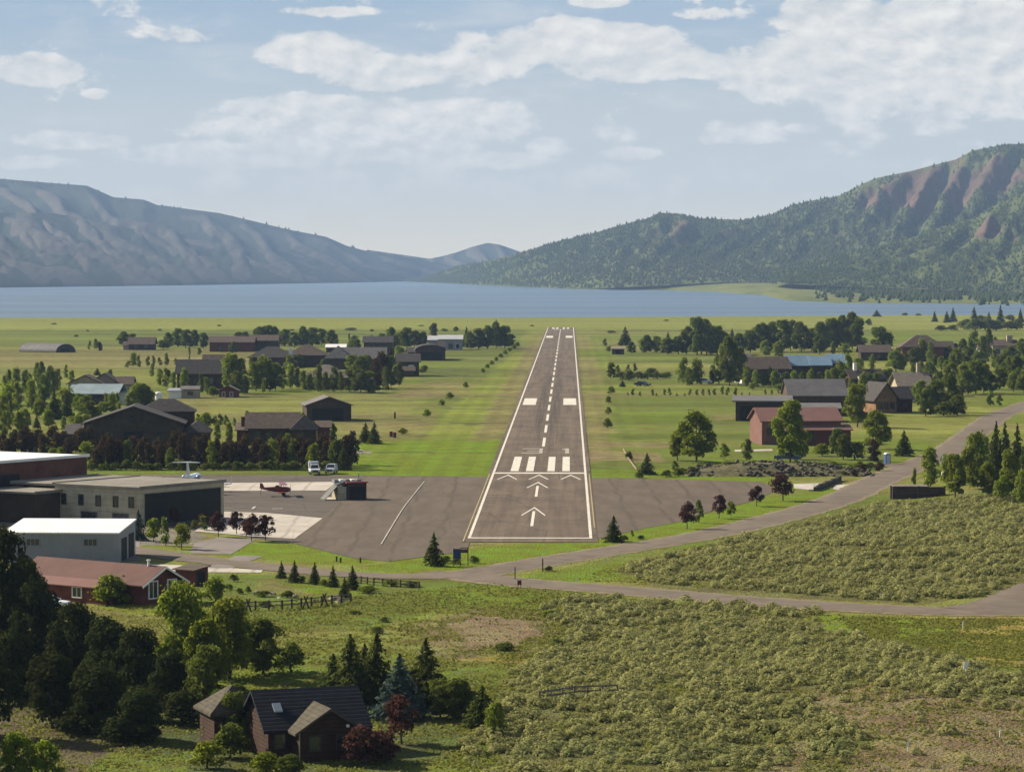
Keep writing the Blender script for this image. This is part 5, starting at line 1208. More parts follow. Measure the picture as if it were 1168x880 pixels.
grove('in the dark row behind the village', 'dark row behind the village',
      [('dbu',186,398,12),('cotd',192,397,18,14),('cotd',203,396,22,18),('cotd',212,397,22,20),('cotd',222,396,20,16),('cotd',232,397,18,14),('cotd',272,392,14,16),('cotd',279,390,12,14),('cotd',296,394,22,22),('cotd',305,394,24,24),('cotd',313,394,22,18),('cotd',325,395,20,20),('cotd',336,396,18,18),('cotd',346,396,24,20),('cotd',356,395,22,24),('cotd',367,394,20,18),('cotd',378,396,20,18),('asp',290,392,14),('asp',321,394,14),('cotd',384,397,10),('asp',398,388,8),('dbu',404,388,7,12)])
grove('between the far village houses', 'trees between the far village houses',
      [('cotd',446,392,20,16),('cot',456,396,18,20),('cotd',464,397,24,20),('cotd',473,396,20,18),('cotd',482,396,18,16),('cotd',450,400,18,14),('lim',456,404,12,14),('lim',468,408,10,12),('cotd',495,384,16,12),('spr',496,378,8,7),('cotd',520,378,6,8),('dbu',507,378,4,9),('spr',532,396,24,12),('cotd',537,398,20,16),('cotd',546,398,24,20),('cotd',556,398,28,20),('cotd',566,397,30,22),('cotd',576,397,26,22),('spr',566,394,30),('cotd',583,396,16),('lim',484,424,9),('dbu',480,425,5)])
grove('beside the far brown farmhouse', 'trees beside the farmhouse', [('cotd',142,394,16,20),('cotd',151,395,15,14),('jun',102,399,11,5),('asp',109,398,12,7),('red',114,400,10,8)])
grove('around the lodge house', 'trees around the lodge house',
      [('jun',245,487,14,9),('jun',251,486,14),('jun',258,487,14),('asp',248,505,22,10),('asp',262,507,26,11),('lim',327,508,16,13),('lim',332,498,10),('asp',345,490,20,8),('asp',358,494,14),('cotd',379,502,20,12),('bus',360,476,8,8),('lim',271,512,8),('dbu',352,508,8,24),('jun',268,486,10)])
tree('spr',417,505,24,'larger of the paired dark spruces on the edge of the bright lawn',None,17)
tree('spr',427,506,25,'right hand twin of the paired dark spruces by the bright lawn',None,17)
grove('in the diagonal hedge left of the runway', 'diagonal hedge left of the runway',
      [('bus',459,495,8,12),('bus',487,475,10,12),('bus',504,463,9,9),('bus',513,455,9,11),('bus',531,442,8,8),('bus',551,425,6,7),('bus',556,420,6,7),('bus',561,416,6,7),('bus',566,412,6,7),('bus',571,408,6,7),('bus',576,404,6,7),('bus',581,401,6,7),('bus',586,398,6,7),('bus',590,395,6,7),('dbu',409,506,5,6)])
grove('dotted over the open far fields', 'bushes on the far fields', [('dbu',87,384,3,6),('dbu',100,378,2.5,4),('dbu',62,370,2,8),('dbu',400,377,4,16),('dbu',424,378,3,6),('dbu',182,377,2.5,6),('dbu',480,372,2,8),('dbu',606,372,2,6),('dbu',760,366,2,8),('dbu',905,371,2.5,10),('dbu',333,377,2,6),('dbu',250,372,2,6)])

# ------------------------------------------------------------------ sagebrush and rough grass
SAGE_AREA = [[(640,684),(700,680),(800,688),(880,693),(940,699),(930,706),(1000,734),(1075,758),(1180,792),(1380,800),(1400,890),(540,890),(530,850),(600,800),(570,785),(640,735),(655,715),(610,700)],
             [(690,654),(860,612),(1010,575),(1330,575),(1240,625),(1160,664),(1120,682),(1040,688),(880,676),(760,667)]]
BARE = [[(925,805),(990,797),(1080,815),(1200,838),(1200,895),(985,895),(985,850),(930,822)], [(880,855),(925,850),(930,890),(880,890)], [(560,752),(605,748),(598,765),(540,765)]]
def sage_mesh(seed):
    r = np.random.default_rng(seed); n = 84
    d = r.normal(0, 1, (n, 3)); d[:, 2] = np.abs(d[:, 2]) * .8; d /= np.linalg.norm(d, axis=1)[:, None]
    P = d * r.uniform(.30, .52, n)[:, None] * np.array([1, 1, 1.25]) + np.array([0, 0, .12])
    return leaf_quads(P, d + np.array([0, 0, .5]), r.uniform(.055, .115, n), .6, seed, .2)
def scatter(n, areas, bare, keep):
    out = []
    while sum(len(o) for o in out) < n:
        a = rng.integers(0, len(areas)); xs = [p[0] for p in areas[a]]; ys = [p[1] for p in areas[a]]
        x0, y1 = flat(584, min(ys)); _, yb = flat(584, max(ys))
        Y = rng.uniform(yb, y1, 6000); X = rng.uniform((min(xs) - 584) / F * y1, (max(xs) - 584) / F * y1, 6000)
        px, py = project(X, Y, np.zeros_like(X)); ok = inpoly(px, py, areas[a])
        jit = (fbm(X / 6, Y / 6, 71) - .5) * 16
        for b in bare: ok &= ~(inpoly(px + jit, py + jit * .4, b) & (rng.uniform(0, 1, len(X)) < .93))
        ok &= keep(X, Y)
        out.append(np.stack([X, Y], -1)[ok])
    return np.concatenate(out)[:n]
def build_sage():
    prot = [sage_mesh(200 + i) for i in range(4)]
    pts = scatter(18500, SAGE_AREA, BARE, lambda X, Y: rng.uniform(0, 1, len(X)) < (.12 + .88 * sstep(.40, .58, fbm(X / 5, Y / 7, 81, 3))))
    pts = pts[np.argsort(pts[:, 1])]
    px, py = project(pts[:, 0], pts[:, 1], np.zeros(len(pts)))
    near = np.nonzero((px > 565) & (px < 1165) & (py < 876))[0][:290]; isn = np.zeros(len(pts), bool); isn[near] = True
    me4 = [np_mesh('sagebrush', V, Q, L_SAGE) for V, Q in prot]
    g = 'sagebrush shrubs along the bottom of the meadow'
    for i in near:
        x, y = pts[i]; o = link('sagebrush', me4[i % 4], None, (x, y, float(hz(x, y))))
        s = rng.uniform(.55, 1.35); o.scale = (s * rng.uniform(.9, 1.4), s * rng.uniform(.9, 1.4), s * .72); o.rotation_euler.z = rng.uniform(0, 6.28)
        o['label'] = 'small grey green sagebrush among its like along the bottom of the meadow'; o['category'] = 'shrub'; o['group'] = g
    far = pts[~isn]; Vs, Qs, b = [], [], 0
    z = hz(far[:, 0], far[:, 1])
    for i, (x, y) in enumerate(far):
        V, Q = prot[i % 4]
        if i % 2: V = V * np.array([1, -1, 1])
        s = float(np.clip(rng.lognormal(-.18, .42), .35, 2.0)); a = rng.uniform(0, 6.28); c, sn = math.cos(a) * s, math.sin(a) * s
        Vs.append(np.stack([V[:, 0] * c - V[:, 1] * sn + x, V[:, 0] * sn + V[:, 1] * c + y, V[:, 2] * s * .72 + z[i]], -1)); Qs.append(Q + b); b += len(V)
    m2 = leaf_mat('sage_leaf_mass', (.122,.133,.042), (.278,.278,.110), .4, 0, .45, .75)
    link('sagebrush_cover', np_mesh('sagebrush_cover', np.concatenate(Vs), np.concatenate(Qs), m2), kind='stuff', label='grey green sagebrush covering the meadow', category='sagebrush')
build_sage()
def build_grass():
    """rough grass tufts on the near meadow and verges"""
    areas = [[(-40,690),(300,690),(560,665),(700,680),(640,735),(600,790),(560,890),(-40,890)], [(960,704),(1400,709),(1400,800),(1060,756),(960,722)], [(560,680),(700,681),(880,697),(1040,706),(1400,706),(1400,890),(500,890)], [(640,661),(860,610),(1010,572),(1200,572),(1200,662),(1110,684),(1040,688),(880,677),(760,668)]]
    m = leaf_mat('grass_tuft', (.105,.118,.020), (.165,.168,.040), .4, 0, .15, .4)
    for i, a in enumerate(areas):
        n = (17000, 8000, 14000, 9000)[i]
        pts = scatter(n, [a], [[(510,710),(560,702),(606,708),(618,722),(590,734),(540,738)]], lambda X, Y: rng.uniform(0, 1, len(X)) < sstep(.25, .6, fbm(X / 4, Y / 5, 91)))
        k = 3; P = np.repeat(pts, k, 0) + rng.normal(0, .22, (n * k, 2)); h = rng.uniform(.06, .20, n * k)
        z = hz(P[:, 0], P[:, 1]); a_ = rng.uniform(0, 3.14, n * k); w = rng.uniform(.06, .16, n * k)
        dx, dy = np.cos(a_) * w, np.sin(a_) * w; lx, ly = rng.normal(0, .12, (2, n * k))
        V = np.stack([np.stack([P[:,0]-dx, P[:,1]-dy, z-.02], -1), np.stack([P[:,0]+dx, P[:,1]+dy, z-.02], -1),
                      np.stack([P[:,0]+dx*.7+lx, P[:,1]+dy*.7+ly, z+h], -1), np.stack([P[:,0]-dx*.7+lx, P[:,1]-dy*.7+ly, z+h*.85], -1)], 1).reshape(-1, 3)
        link('grass', np_mesh('grass', V, np.arange(len(V)).reshape(-1, 4), m), kind='stuff', label='rough meadow grass', category='grass')
build_grass()

# ------------------------------------------------------------------ vehicles
CAR_W = mat('white_car_paint', (.66,.67,.68), .3, .04, .6, spec=.6)
CAR_S = mat('silver_car_paint', (.42,.46,.50), .3, .04, .6, spec=.6)
CAR_B = mat('blue_car_paint', (.05,.09,.20), .3, .05, .6, spec=.6)
CAR_K = mat('black_car_paint', (.02,.02,.022), .3, .05, .6, spec=.6)
TYRE = mat('tyre_rubber', (.018,.018,.018), .9, .1, 2)
RIM = mat('wheel_rim', (.4,.4,.41), .35, .05, 2, metal=.6)
LAMP = mat('headlight_glass', (.62,.62,.60), .2, .04, 2, spec=.7)
CHROME = mat('dark_grille', (.06,.06,.065), .35, .1, 2, spec=.6)
def vehicle(name, label, px, py, yaw, body='suv', paint=None, group=None, s=1.0):
    """nose towards local -y"""
    paint = paint or CAR_W
    r = thing(name, label, 'truck' if body == 'pickup' else 'car', gp(px, py) + Vector((0, 0, .08)), math.radians(yaw), group); r.scale = (s, s, s)
    w = .94
    if body == 'pickup':
        low = [(-2.75,.45),(-2.8,.95),(-2.6,1.12),(-1.45,1.2),(2.7,1.2),(2.78,.9),(2.75,.5)]; cab = [(-1.5,1.205),(-.75,1.86),(.75,1.86),(.95,1.205)]
    elif body == 'suv':
        low = [(-2.3,.42),(-2.38,.85),(-2.2,1.05),(-1.1,1.15),(2.25,1.15),(2.35,.85),(2.3,.45)]; cab = [(-1.15,1.155),(-.45,1.75),(1.8,1.75),(2.2,1.155)]
    else:
        low = [(-2.2,.35),(-2.28,.62),(-2.1,.80),(-1.0,.92),(1.7,.95),(2.2,.88),(2.25,.6),(2.2,.38)]; cab = [(-1.0,.93),(-.2,1.4),(.9,1.4),(1.65,.955)]
    b = MB().prism(low, -w, w, 'x'); b.build('body', paint, r, bevel=.06, smooth=False)
    zt = cab[1][1]; zb = cab[0][1]
    def ins(p, k): return p
    c = MB()
    c.add([(-w*.92, cab[0][0], zb), (w*.92, cab[0][0], zb), (w*.92, cab[3][0], zb), (-w*.92, cab[3][0], zb), (-w*.76, cab[1][0], zt), (w*.76, cab[1][0], zt), (w*.76, cab[2][0], zt), (-w*.76, cab[2][0], zt)],
          [(0,3,2,1),(4,5,6,7),(0,1,5,4),(1,2,6,5),(2,3,7,6),(3,0,4,7)])
    cabn = c.build('cabin', GLASS, r, bevel=.03)
    MB().box(-w*.74, w*.74, cab[1][0] + .02, cab[2][0] - .02, zt + .003, zt + .06).build('roof', paint, r, bevel=.02)
    for sx in (-1, 1):
        for (a, d) in ((0, 1), (3, 2)):
            MB().tube([(sx*w*.925, cab[a][0], zb), (sx*w*.765, cab[d][0], zt + .02)], .045, 5).build('pillar', paint, r)
        MB().box(min(sx*w*.62, sx*w*.95), max(sx*w*.62, sx*w*.95), low[1][0] - .03, low[1][0] + .12, low[1][1] - .12, low[1][1] + .06).build('headlight', LAMP, r, bevel=.02)
        MB().box(min(sx*(w+.02), sx*(w+.2)), max(sx*(w+.02), sx*(w+.2)), cab[0][0] + .1, cab[0][0] + .22, zb + .02, zb + .2).build('mirror', paint, r, bevel=.02)
        for yy in (low[0][0] + .95, low[-1][0] - 1.0):
            R_ = .38 if body != 'sedan' else .33
            wh = MB().tube([(sx*(w-.2), yy, R_), (sx*(w+.03), yy, R_)], R_, 14).build('wheel', TYRE, r)
            MB().tube([(sx*(w+.031), yy, R_), (sx*(w+.05), yy, R_)], R_*.6, 10).build('rim', RIM, wh)
    MB().box(-w*.55, w*.55, low[1][0] - .035, low[1][0] + .05, low[1][1] - .3, low[1][1] + .02).build('grille', CHROME, r, bevel=.015)
    MB().box(-w*.98, w*.98, low[0][0] - .1, low[0][0] + .1, low[0][1] - .02, low[0][1] + .2).build('bumper', CHROME if body == 'pickup' else paint, r, bevel=.03)
    if body == 'pickup': MB().box(-w*.86, w*.86, 1.05, 2.6, 1.203, 1.26).build('bed_cover', CHROME, r)
    return r
t = vehicle('service_truck', 'white service truck with a boxy grey bed in front of the hedge', 358.5, 541, 8, 'pickup', CAR_W)
MB().box(-.95, .95, 1.0, 3.2, 1.27, 2.35).build('cargo_box', mat('cargo_grey', (.30,.34,.40), .5, .1, .5), t, bevel=.03)
MB().tube([(-.6, .95, 1.9), (-.9, .8, 2.6)], .12, 8).build('boom', TRIM_W, t)
vehicle('parked_suv', 'silver and white parked car at the right end of the hedge', 378, 540, -6, 'suv', CAR_S)
vehicle('parked_car', 'white sedan parked in the weeds before the red roofed house', 58, 694, 80, 'sedan', CAR_W)
vehicle('parked_pickup', 'blue pickup under the tall poplar above the rock wall', 898, 526, 85, 'pickup', CAR_B)
vehicle('parked_car', 'small dark car in the open field behind the juniper line', 733, 440.5, 60, 'sedan', CAR_K, s=1.25)
vehicle('parked_van', 'white car under the reddish trees behind the right field', 804, 438, 80, 'suv', CAR_W, s=1.15)
vehicle('parked_car', 'black car on the road behind the bank trees', 1082, 530, 15, 'suv', CAR_K)

# upright ring dish beside the truck
r = thing('ring_dish', 'round tan dish on a post behind the white service truck', 'dish', gp(354.5, 533), math.radians(10))
MB().tube([(0, 0, 0), (0, 0, 1.5)], .06, 8).build('post', TRIM_D, r)
n = 20; ring = []
for i in range(n):
    a = 2 * math.pi * i / n; ring.append((math.cos(a), math.sin(a)))
b = MB()
for k in range(n):
    (c0, s0), (c1, s1) = ring[k], ring[(k + 1) % n]
    P = []
    for (c, s) in ((c0, s0), (c1, s1)):
        P += [(c*.72, -.06, 2.0 + s*.72), (c*.42, -.1, 2.0 + s*.42), (c*.42, .1, 2.0 + s*.42), (c*.72, .1, 2.0 + s*.72)]
    b.add(P, [(0, 1, 5, 4), (1, 2, 6, 5), (2, 3, 7, 6), (3, 0, 4, 7)])
b.build('rim', mat('tan_dish', (.38,.25,.12), .6, .15, 2), r)
MB().tube([(0, .0, 2.0), (0, .06, 2.0)], .43, 16).build('bowl', TRIM_D, r)

# ------------------------------------------------------------------ aeroplanes (nose towards local +x)
def ellipse_ring(x, ry_, rz_, zc, n=12): return [(x, ry_ * math.cos(2*math.pi*i/n), zc + rz_ * math.sin(2*math.pi*i/n)) for i in range(n)]
P_RED = mat('red_plane_paint', (.17,.022,.016), .35, .12, .8, spec=.5)
P_WHT = mat('white_plane_paint', (.72,.73,.74), .3, .04, .6, spec=.6)
P_BLU = mat('blue_grey_plane', (.22,.26,.33), .35, .08, .6, spec=.6)
r = thing('biplane', 'small dark red biplane parked on the apron', 'airplane', gp(317, 565.5) + Vector((0, 0, .06)), math.radians(8))
z = 1.1
MB().loft([ellipse_ring(-3.0,.08,.14,z+.25), ellipse_ring(-1.8,.24,.30,z+.15), ellipse_ring(-.4,.38,.48,z+.05), ellipse_ring(.8,.42,.50,z), ellipse_ring(1.7,.42,.46,z), ellipse_ring(2.15,.30,.32,z)]).build('fuselage', P_RED, r, smooth=True)
MB().box(-.1, 1.1, -3.1, 3.1, z - .42, z - .33).build('lower_wing', P_RED, r, bevel=.03)
MB().box(.25, 1.45, -3.3, 3.3, z + 1.0, z + 1.1).build('upper_wing', P_RED, r, bevel=.03)
for sy in (-1, 1):
    for x in (.2, 1.0): MB().tube([(x, sy*2.3, z - .34), (x + .3, sy*2.3, z + 1.01)], .035).build('strut', TRIM_D, r)
    MB().tube([(.9, sy*.3, z - .35), (1.0, sy*.75, .36)], .06).build('landing_gear', P_RED, r)
    w = MB().tube([(1.0, sy*.72, .32), (1.0, sy*.88, .32)], .32, 14).build('wheel', TYRE, r)
    MB().tube([(.45, sy*.3, z + .42), (.65, sy*.45, z + 1.01)], .03).build('cabane_strut', TRIM_D, r)
MB().prism([(-3.2, z+.2), (-2.3, z+.35), (-2.75, z+1.15), (-3.15, z+1.2)], -.04, .04, 'y').build('tail_fin', P_RED, r)
MB().box(-3.1, -2.35, -1.1, 1.1, z + .30, z + .36).build('tailplane', P_RED, r)
MB().prism([(-.55, z+.5), (-.3, z+.78), (.2, z+.74), (.35, z+.5)], -.2, .2, 'y').build('cockpit', GLASS, r, bevel=.04)
p = MB().tube([(2.16, 0, z), (2.36, 0, z)], [.16, .05], 10).build('spinner', TRIM_D, r)
MB().prism([(.07, z - .95), (.11, z), (.07, z + .95), (-.07, z + .95), (-.11, z), (-.07, z - .95)], 2.2, 2.24, 'x').build('propeller', TRIM_D, r)
MB().tube([(-2.9, 0, z + .1), (-3.05, 0, .75), (-3.0, 0, .2)], .05).build('tail_wheel', TYRE, r)
# white T-tail aeroplane behind the block hangar: tail to the camera
r = thing('light_airplane', 'white aeroplane with a high T tail standing behind the block hangar', 'airplane', gp(221, 560) + Vector((0, 0, .06)), math.radians(84))
r.scale = (1.12, 1.12, 1.12); z = 1.9
MB().loft([ellipse_ring(-5.0,.12,.2,z+.75), ellipse_ring(-3.6,.36,.48,z+.4), ellipse_ring(-1.6,.75,.85,z+.1), ellipse_ring(1.0,.85,.95,z), ellipse_ring(3.2,.78,.85,z-.05), ellipse_ring(4.8,.42,.45,z-.25), ellipse_ring(5.4,.1,.1,z-.32)]).build('fuselage', P_WHT, r, smooth=True)
MB().prism([(-4.9, z+.75), (-3.2, z+.9), (-4.3, z+2.9), (-5.3, z+2.95)], -.09, .09, 'y').build('tail_fin', P_WHT, r)
MB().prism([(-5.6,-2.15),(-5.5,-2.2),(-4.5,-.2),(-4.4,.0),(-4.5,.2),(-5.5,2.2),(-5.6,2.15),(-5.35,0)], z + 2.952, z + 3.08, 'z').build('tailplane', P_WHT, r)
MB().prism([(-.6,-6.2),(.1,-6.2),(1.3,-.7),(1.3,.7),(.1,6.2),(-.6,6.2),(-.9,.7),(-.9,-.7)], z - .75, z - .58, 'z').build('wing', P_WHT, r, bevel=.03)
for sy in (-1, 1):
    MB().prism([(-.6, z - .6), (.1, z - .6), (-.3, z + .5), (-.65, z + .5)], sy*6.2 - .04, sy*6.2 + .04, 'y').build('winglet', P_WHT, r)
    MB().tube([(.2, sy*1.9, z - .7), (.2, sy*1.9, .3)], .08).build('landing_gear', TRIM_D, r)
    MB().tube([(.2, sy*1.8, .34), (.2, sy*2.0, .34)], .34, 12).build('wheel', TYRE, r)
    MB().loft([ellipse_ring(-2.6,.2,.2,z+.45), ellipse_ring(-1.9,.38,.38,z+.5), ellipse_ring(-.6,.36,.36,z+.5), ellipse_ring(-.3,.25,.25,z+.5)]).build('engine', P_BLU, r, loc=(0, sy*1.15, 0), smooth=True)
MB().tube([(4.2, 0, z - .7), (4.2, 0, .3)], .07).build('nose_gear', TRIM_D, r)
MB().tube([(4.2, -.1, .28), (4.2, .1, .28)], .28, 12).build('nose_wheel', TYRE, r)
# ------------------------------------------------------------------ boxes, signs, posts, fences
for i, (px, w, lab) in enumerate(((390.5, 1.0, 'leftmost white light box in the gravel strip left of the runway'), (400.5, 1.7, 'longest white light box, middle one in the gravel strip'), (411.5, .9, 'rightmost white light box in the gravel strip left of the runway'))):
    r = thing('light_box', lab, 'light box', gp(px, 516.6) + Vector((0, 0, .05)), 0, 'white light boxes in the gravel strip')
    MB().box(-w/2, w/2, -.4, .4, .22, .62).build('housing', TRIM_W, r, bevel=.04)
    for sx in (-1, 1): MB().tube([(sx*w*.35, 0, 0), (sx*w*.35, 0, .23)], .05).build('leg', TRIM_D, r)
    MB().box(-w*.35, w*.35, -.42, -.401, .32, .52).build('lens', GLASS, r)
r = thing('sign_board', 'blue sign board with a narrow second panel on tall posts at the runway end', 'sign', gp(524, 645), math.radians(4))
for x in (-.75, .1, 1.15): MB().tube([(x, 0, -.02), (x, 0, 2.35)], .07, 8).build('post', WOOD_BR, r)
MB().box(-.85, .2, -.1, -.06, 1.0, 2.3).build('blue_panel', mat('sign_blue', (.035,.045,.13), .5, .1, 1), r)
MB().box(.21, 1.2, -.09, -.05, 1.75, 2.25).build('dark_panel', mat('sign_plum', (.09,.05,.06), .6, .1, 1), r)
MB().box(.15, 1.2, -.06, .06, 2.36, 2.48).build('cross_beam', WOOD_BR, r)
def post(name, label, cat, px, py, h, w, m, group=None):
    o = MB(); o.prism([(-w/2, -.02), (w/2, -.02), (w/2, h - w*.4), (0, h), (-w/2, h - w*.4)], -w/2, w/2, 'y')
    q = o.build(name, m, None, gp(px, py)); q['label'] = label; q['category'] = cat
    if group: q['group'] = group
    return q
post('utility_post', 'thin dark post on the grass tip between the two roads', 'post', 587.5, 661, 1.7, .13, WOOD_BR)
post('wooden_post', 'weathered post with a shrub at its foot beside the road fork', 'post', 619, 651, 1.7, .16, WOOD_BR)
r = thing('trail_sign', 'small two post wooden sign on the near edge of the lower road', 'sign', gp(592.5, 671.5), 0)
for x in (-.18, .18): MB().tube([(x, 0, -.02), (x, 0, 1.15)], .05, 6).build('post', TRIM_D, r)
MB().box(-.26, .26, -.07, -.04, .55, 1.1).build('board', WOOD_RED, r)
def wsign(label, px, py, h, w, tilt):
    r = thing('white_sign', label, 'sign', gp(px, py), math.radians(tilt), 'white stakes and signs in the meadow')
    MB().tube([(0, 0, -.05), (.05, 0, h * .8)], .04).build('stake', TRIM_W, r)
    MB().prism([(-w/2, h*.45), (w/2, h*.5), (w/2 + .08, h), (-w/2 + .08, h*.95)], -.07, -.04, 'y').build('board', TRIM_W, r)
wsign('biggest white board leaning in the dark green brush on the right', 1101, 770, 1.35, .5, 25)
wsign('white stake in the brown patch at the bottom right', 1035, 857, .9, .2, -20)
wsign('pale stake in the yellow grass below the lower road', 1098, 717, .9, .18, 10)
wsign('white stake at the upper rim of the brown patch near the right edge', 1140, 841, .7, .15, 30)
wsign('pale stake on the near verge of the lower road fork', 1004, 682, .75, .12, -15)
# portable toilet by the road
r = thing('portable_toilet', 'blue portable toilet with a white roof by the road bend', 'toilet', gp(1012, 529), math.radians(15))
MB().box(-.55, .55, -.55, .55, 0, 2.05).build('cabin', mat('toilet_blue', (.03,.07,.22), .45, .08, 1, spec=.5), r, bevel=.03)
MB().prism([(-.58, 2.052), (.58, 2.052), (.4, 2.32), (-.4, 2.32)], -.58, .58, 'y').build('roof', TRIM_W, r, bevel=.03)
d = MB().box(-.4, .4, -.60, -.552, .1, 1.9).build('door', CAR_S, r)
MB().box(.25, .33, -.64, -.602, .9, 1.05).build('handle', TRIM_D, d)
# white tank among the bank trees
r = thing('gas_tank', 'small white rounded tank glimpsed between the bank trees', 'tank', gp(1078.5, 545) , math.radians(10))
MB().loft([[(x, q*math.cos(2*math.pi*i/14), .75 + q*math.sin(2*math.pi*i/14)) for i in range(14)] for x, q in ((-.8,.15),(-.72,.38),(-.5,.5),(.5,.5),(.72,.38),(.8,.15))]).build('shell', TRIM_W, r, smooth=True)
for x in (-.4, .4): MB().box(x - .08, x + .08, -.35, .35, 0, .38).build('foot', TRIM_D, r)
# round white tank by the storage shed
r = thing('round_tank', 'round white tank at the left end of the pale storage shed', 'tank', gp(181, 455), 0)
MB().tube([(0, 0, 0), (0, 0, 1.7)], 1.1, 18).loft([[(q*math.cos(2*math.pi*i/18), q*math.sin(2*math.pi*i/18), zz) for i in range(18)] for q, zz in ((1.1,1.702),(.9,2.1),(.4,2.3))]).build('shell', TRIM_W, r)
MB().tube([(0, 0, 2.3), (0, 0, 2.5)], .15, 8).build('cap', TRIM_D, r)
# timber retaining wall on the right bank
g = gp(1018, 569); r = thing('timber_wall', 'long low dark timber retaining wall with a pale top beside the road', 'wall', g, math.radians(-2))
b = MB()
for i in range(8):
    for j in range(4):
        b.box(i*1.12, i*1.12 + 1.1, .03*j + .06*(i % 2), 1.6, j*.56 - .1, j*.56 + .44)
b.build('timbers', mat('old_timber', (.075,.052,.042), .9, .3, 1.2, .5, stretch=(.3, 2, 2), stain=.4), r)
MB().box(.1, 6.2, .25, 4.2, 2.13, 2.24).build('top', GRVL, r)
for x in (-.25, 4.4, 9.0): MB().tube([(x, .1, -.1), (x, .1, 2.3)], .17, 8).build('post', BARK, r)
# small dark retaining wall between the pale slabs
A, Bp = gp(931, 560), gp(960, 548); dv = (Bp - A); L = dv.length
r = thing('curb_wall', 'low dark sloping wall between two pale slabs by the road', 'wall', A, math.atan2(dv.y, dv.x))
b = MB()
for i in range(12): b.box(i*L/12, (i+1)*L/12 - .03, 0, .5, -.05, .75 + .12*((i*7) % 3))
b.build('blocks', mat('dark_block', (.075,.065,.055), .9, .25, 1.0, .4), r)
MB().box(0, L, .52, 1.4, 0, .3).build('ledge', CONC, r)
# rock wall along the bench right of the runway
def build_rocks():
    A, Bp = gp(786, 544), gp(1000, 545); n = 300
    r = thing('rock_wall', 'long grey boulder wall with weeds along the bench above the pavement', 'wall', A)
    stone = mat('wall_stone', (.085,.075,.056), .95, .35, .9, .6)
    V, Fc = [], []
    ico = bmesh.new(); bmesh.ops.create_icosphere(ico, subdivisions=1, radius=1); iv = np.array([v.co[:] for v in ico.verts]); ifc = np.array([[v.index for v in f.verts] for f in ico.faces]); ico.free()
    rr = np.random.default_rng(5); b = 0
    for i in range(n):
        t = rr.uniform(0, 1); row = rr.uniform(0, 1); hmax = (1.5 + 1.3 * math.sin(math.pi * min(1, t * 1.15)) ) * (1.0 if t < .8 else 1.0 - (t - .8) * 2.2)
        s = rr.uniform(.2, .48)
        c = np.array([(Bp.x - A.x) * t, 1.6 + row * 7 + rr.normal(0, .3) + math.sin(t * 9) * 1.2, row * hmax + .1])
        v = iv * (1 + rr.normal(0, .16, (len(iv), 1))) * np.array([s * rr.uniform(1, 1.6), s, s * .75]); a = rr.uniform(0, 6.28)
        v = np.stack([v[:, 0]*math.cos(a) - v[:, 1]*math.sin(a), v[:, 0]*math.sin(a) + v[:, 1]*math.cos(a), v[:, 2]], -1) + c
        V.append(v); Fc.append(ifc + b); b += len(v)
    link('stones', np_mesh('stones', np.concatenate(V), np.concatenate(Fc), stone), r)
    # earth bank that the stones face
    nx, ny = 60, 10; X, Y = np.meshgrid(np.linspace(-2, Bp.x - A.x + 2, nx), np.linspace(0, 17, ny), indexing='ij')
    t = np.clip(X / (Bp.x - A.x), 0, 1); hm = (1.3 + 1.1 * np.sin(np.pi * np.minimum(1, t * 1.15))) * np.where(t < .8, 1, 1 - (t - .8) * 2.2)
    Z = hm * sstep(.5, 7, Y) * (1 - sstep(11, 17, Y)) * sstep(-2, 3, X) * (1 - sstep(Bp.x - A.x - 3, Bp.x - A.x + 2, X)) + (fbm(X, Y, 4) - .5) * .5 - .25
    idx = np.arange(nx * ny).reshape(nx, ny); q = np.stack([idx[:-1, :-1], idx[1:, :-1], idx[1:, 1:], idx[:-1, 1:]], -1).reshape(-1, 4)
    link('bank', np_mesh('bank', np.stack([X, Y, Z], -1).reshape(-1, 3), q, mat('bank_earth', (.10,.092,.045), 1, .3, .7, .5), smooth=True), r)
build_rocks()
grove('growing on the boulder wall', 'weeds on the boulder wall', [(random.choice(('dbu','dbu','bus')), 780 + i*6.4 + random.uniform(-4,4), random.uniform(534,543.5), random.uniform(6,12), random.uniform(10,19)) for i in range(34)] + [('red',870,541,10,14),('red',985,540,11,16),('red',1003,537,10,14),('red',975,543,8,12)])
post('wooden_post', 'short tan post standing on the boulder wall', 'post', 863.5, 536, 1.6, .5, TRIM_T)
post('wooden_post', 'slim pale slanting post at the foot of the boulder wall', 'post', 877.5, 542, 1.5, .16, TRIM_W)
# pale rail along the lawn right of the runway
def fence(name, label, pts, n, h, m, rails=2, group=None, pr=.07, rr=.04, rail_m=None):
    P = [gp(*p) for p in pts]; o = P[0]; r = thing(name, label, 'fence', o, 0, group)
    L = [0]
    for a, b in zip(P, P[1:]): L.append(L[-1] + (b - a).length)
    at = lambda d: next((P[i].lerp(P[i+1], (d - L[i]) / max(1e-6, L[i+1] - L[i])) for i in range(len(P)-1) if d <= L[i+1] + 1e-6), P[-1])
    Q = [at(L[-1] * i / (n - 1)) - o for i in range(n)]
    for q in Q: MB().tube([q - Vector((0, 0, .05)), q + Vector((0, 0, h))], pr, 6).build('post', m, r)
    for k in range(rails):
        z = Vector((0, 0, h * (.45 + .42 * k)))
        for a, b in zip(Q, Q[1:]): MB().tube([a + z, b + z], rr, 5).build('rail', rail_m or m, r)
    return r
OLDWOOD = mat('weathered_wood', (.16,.135,.11), .95, .3, 3, .4)
fence('rail_fence', 'pale diagonal rail along the lawn edge right of the runway', [(711,514),(714,520),(719,528),(726,537)], 6, .6, TRIM_T, 2, None, .06, .05)
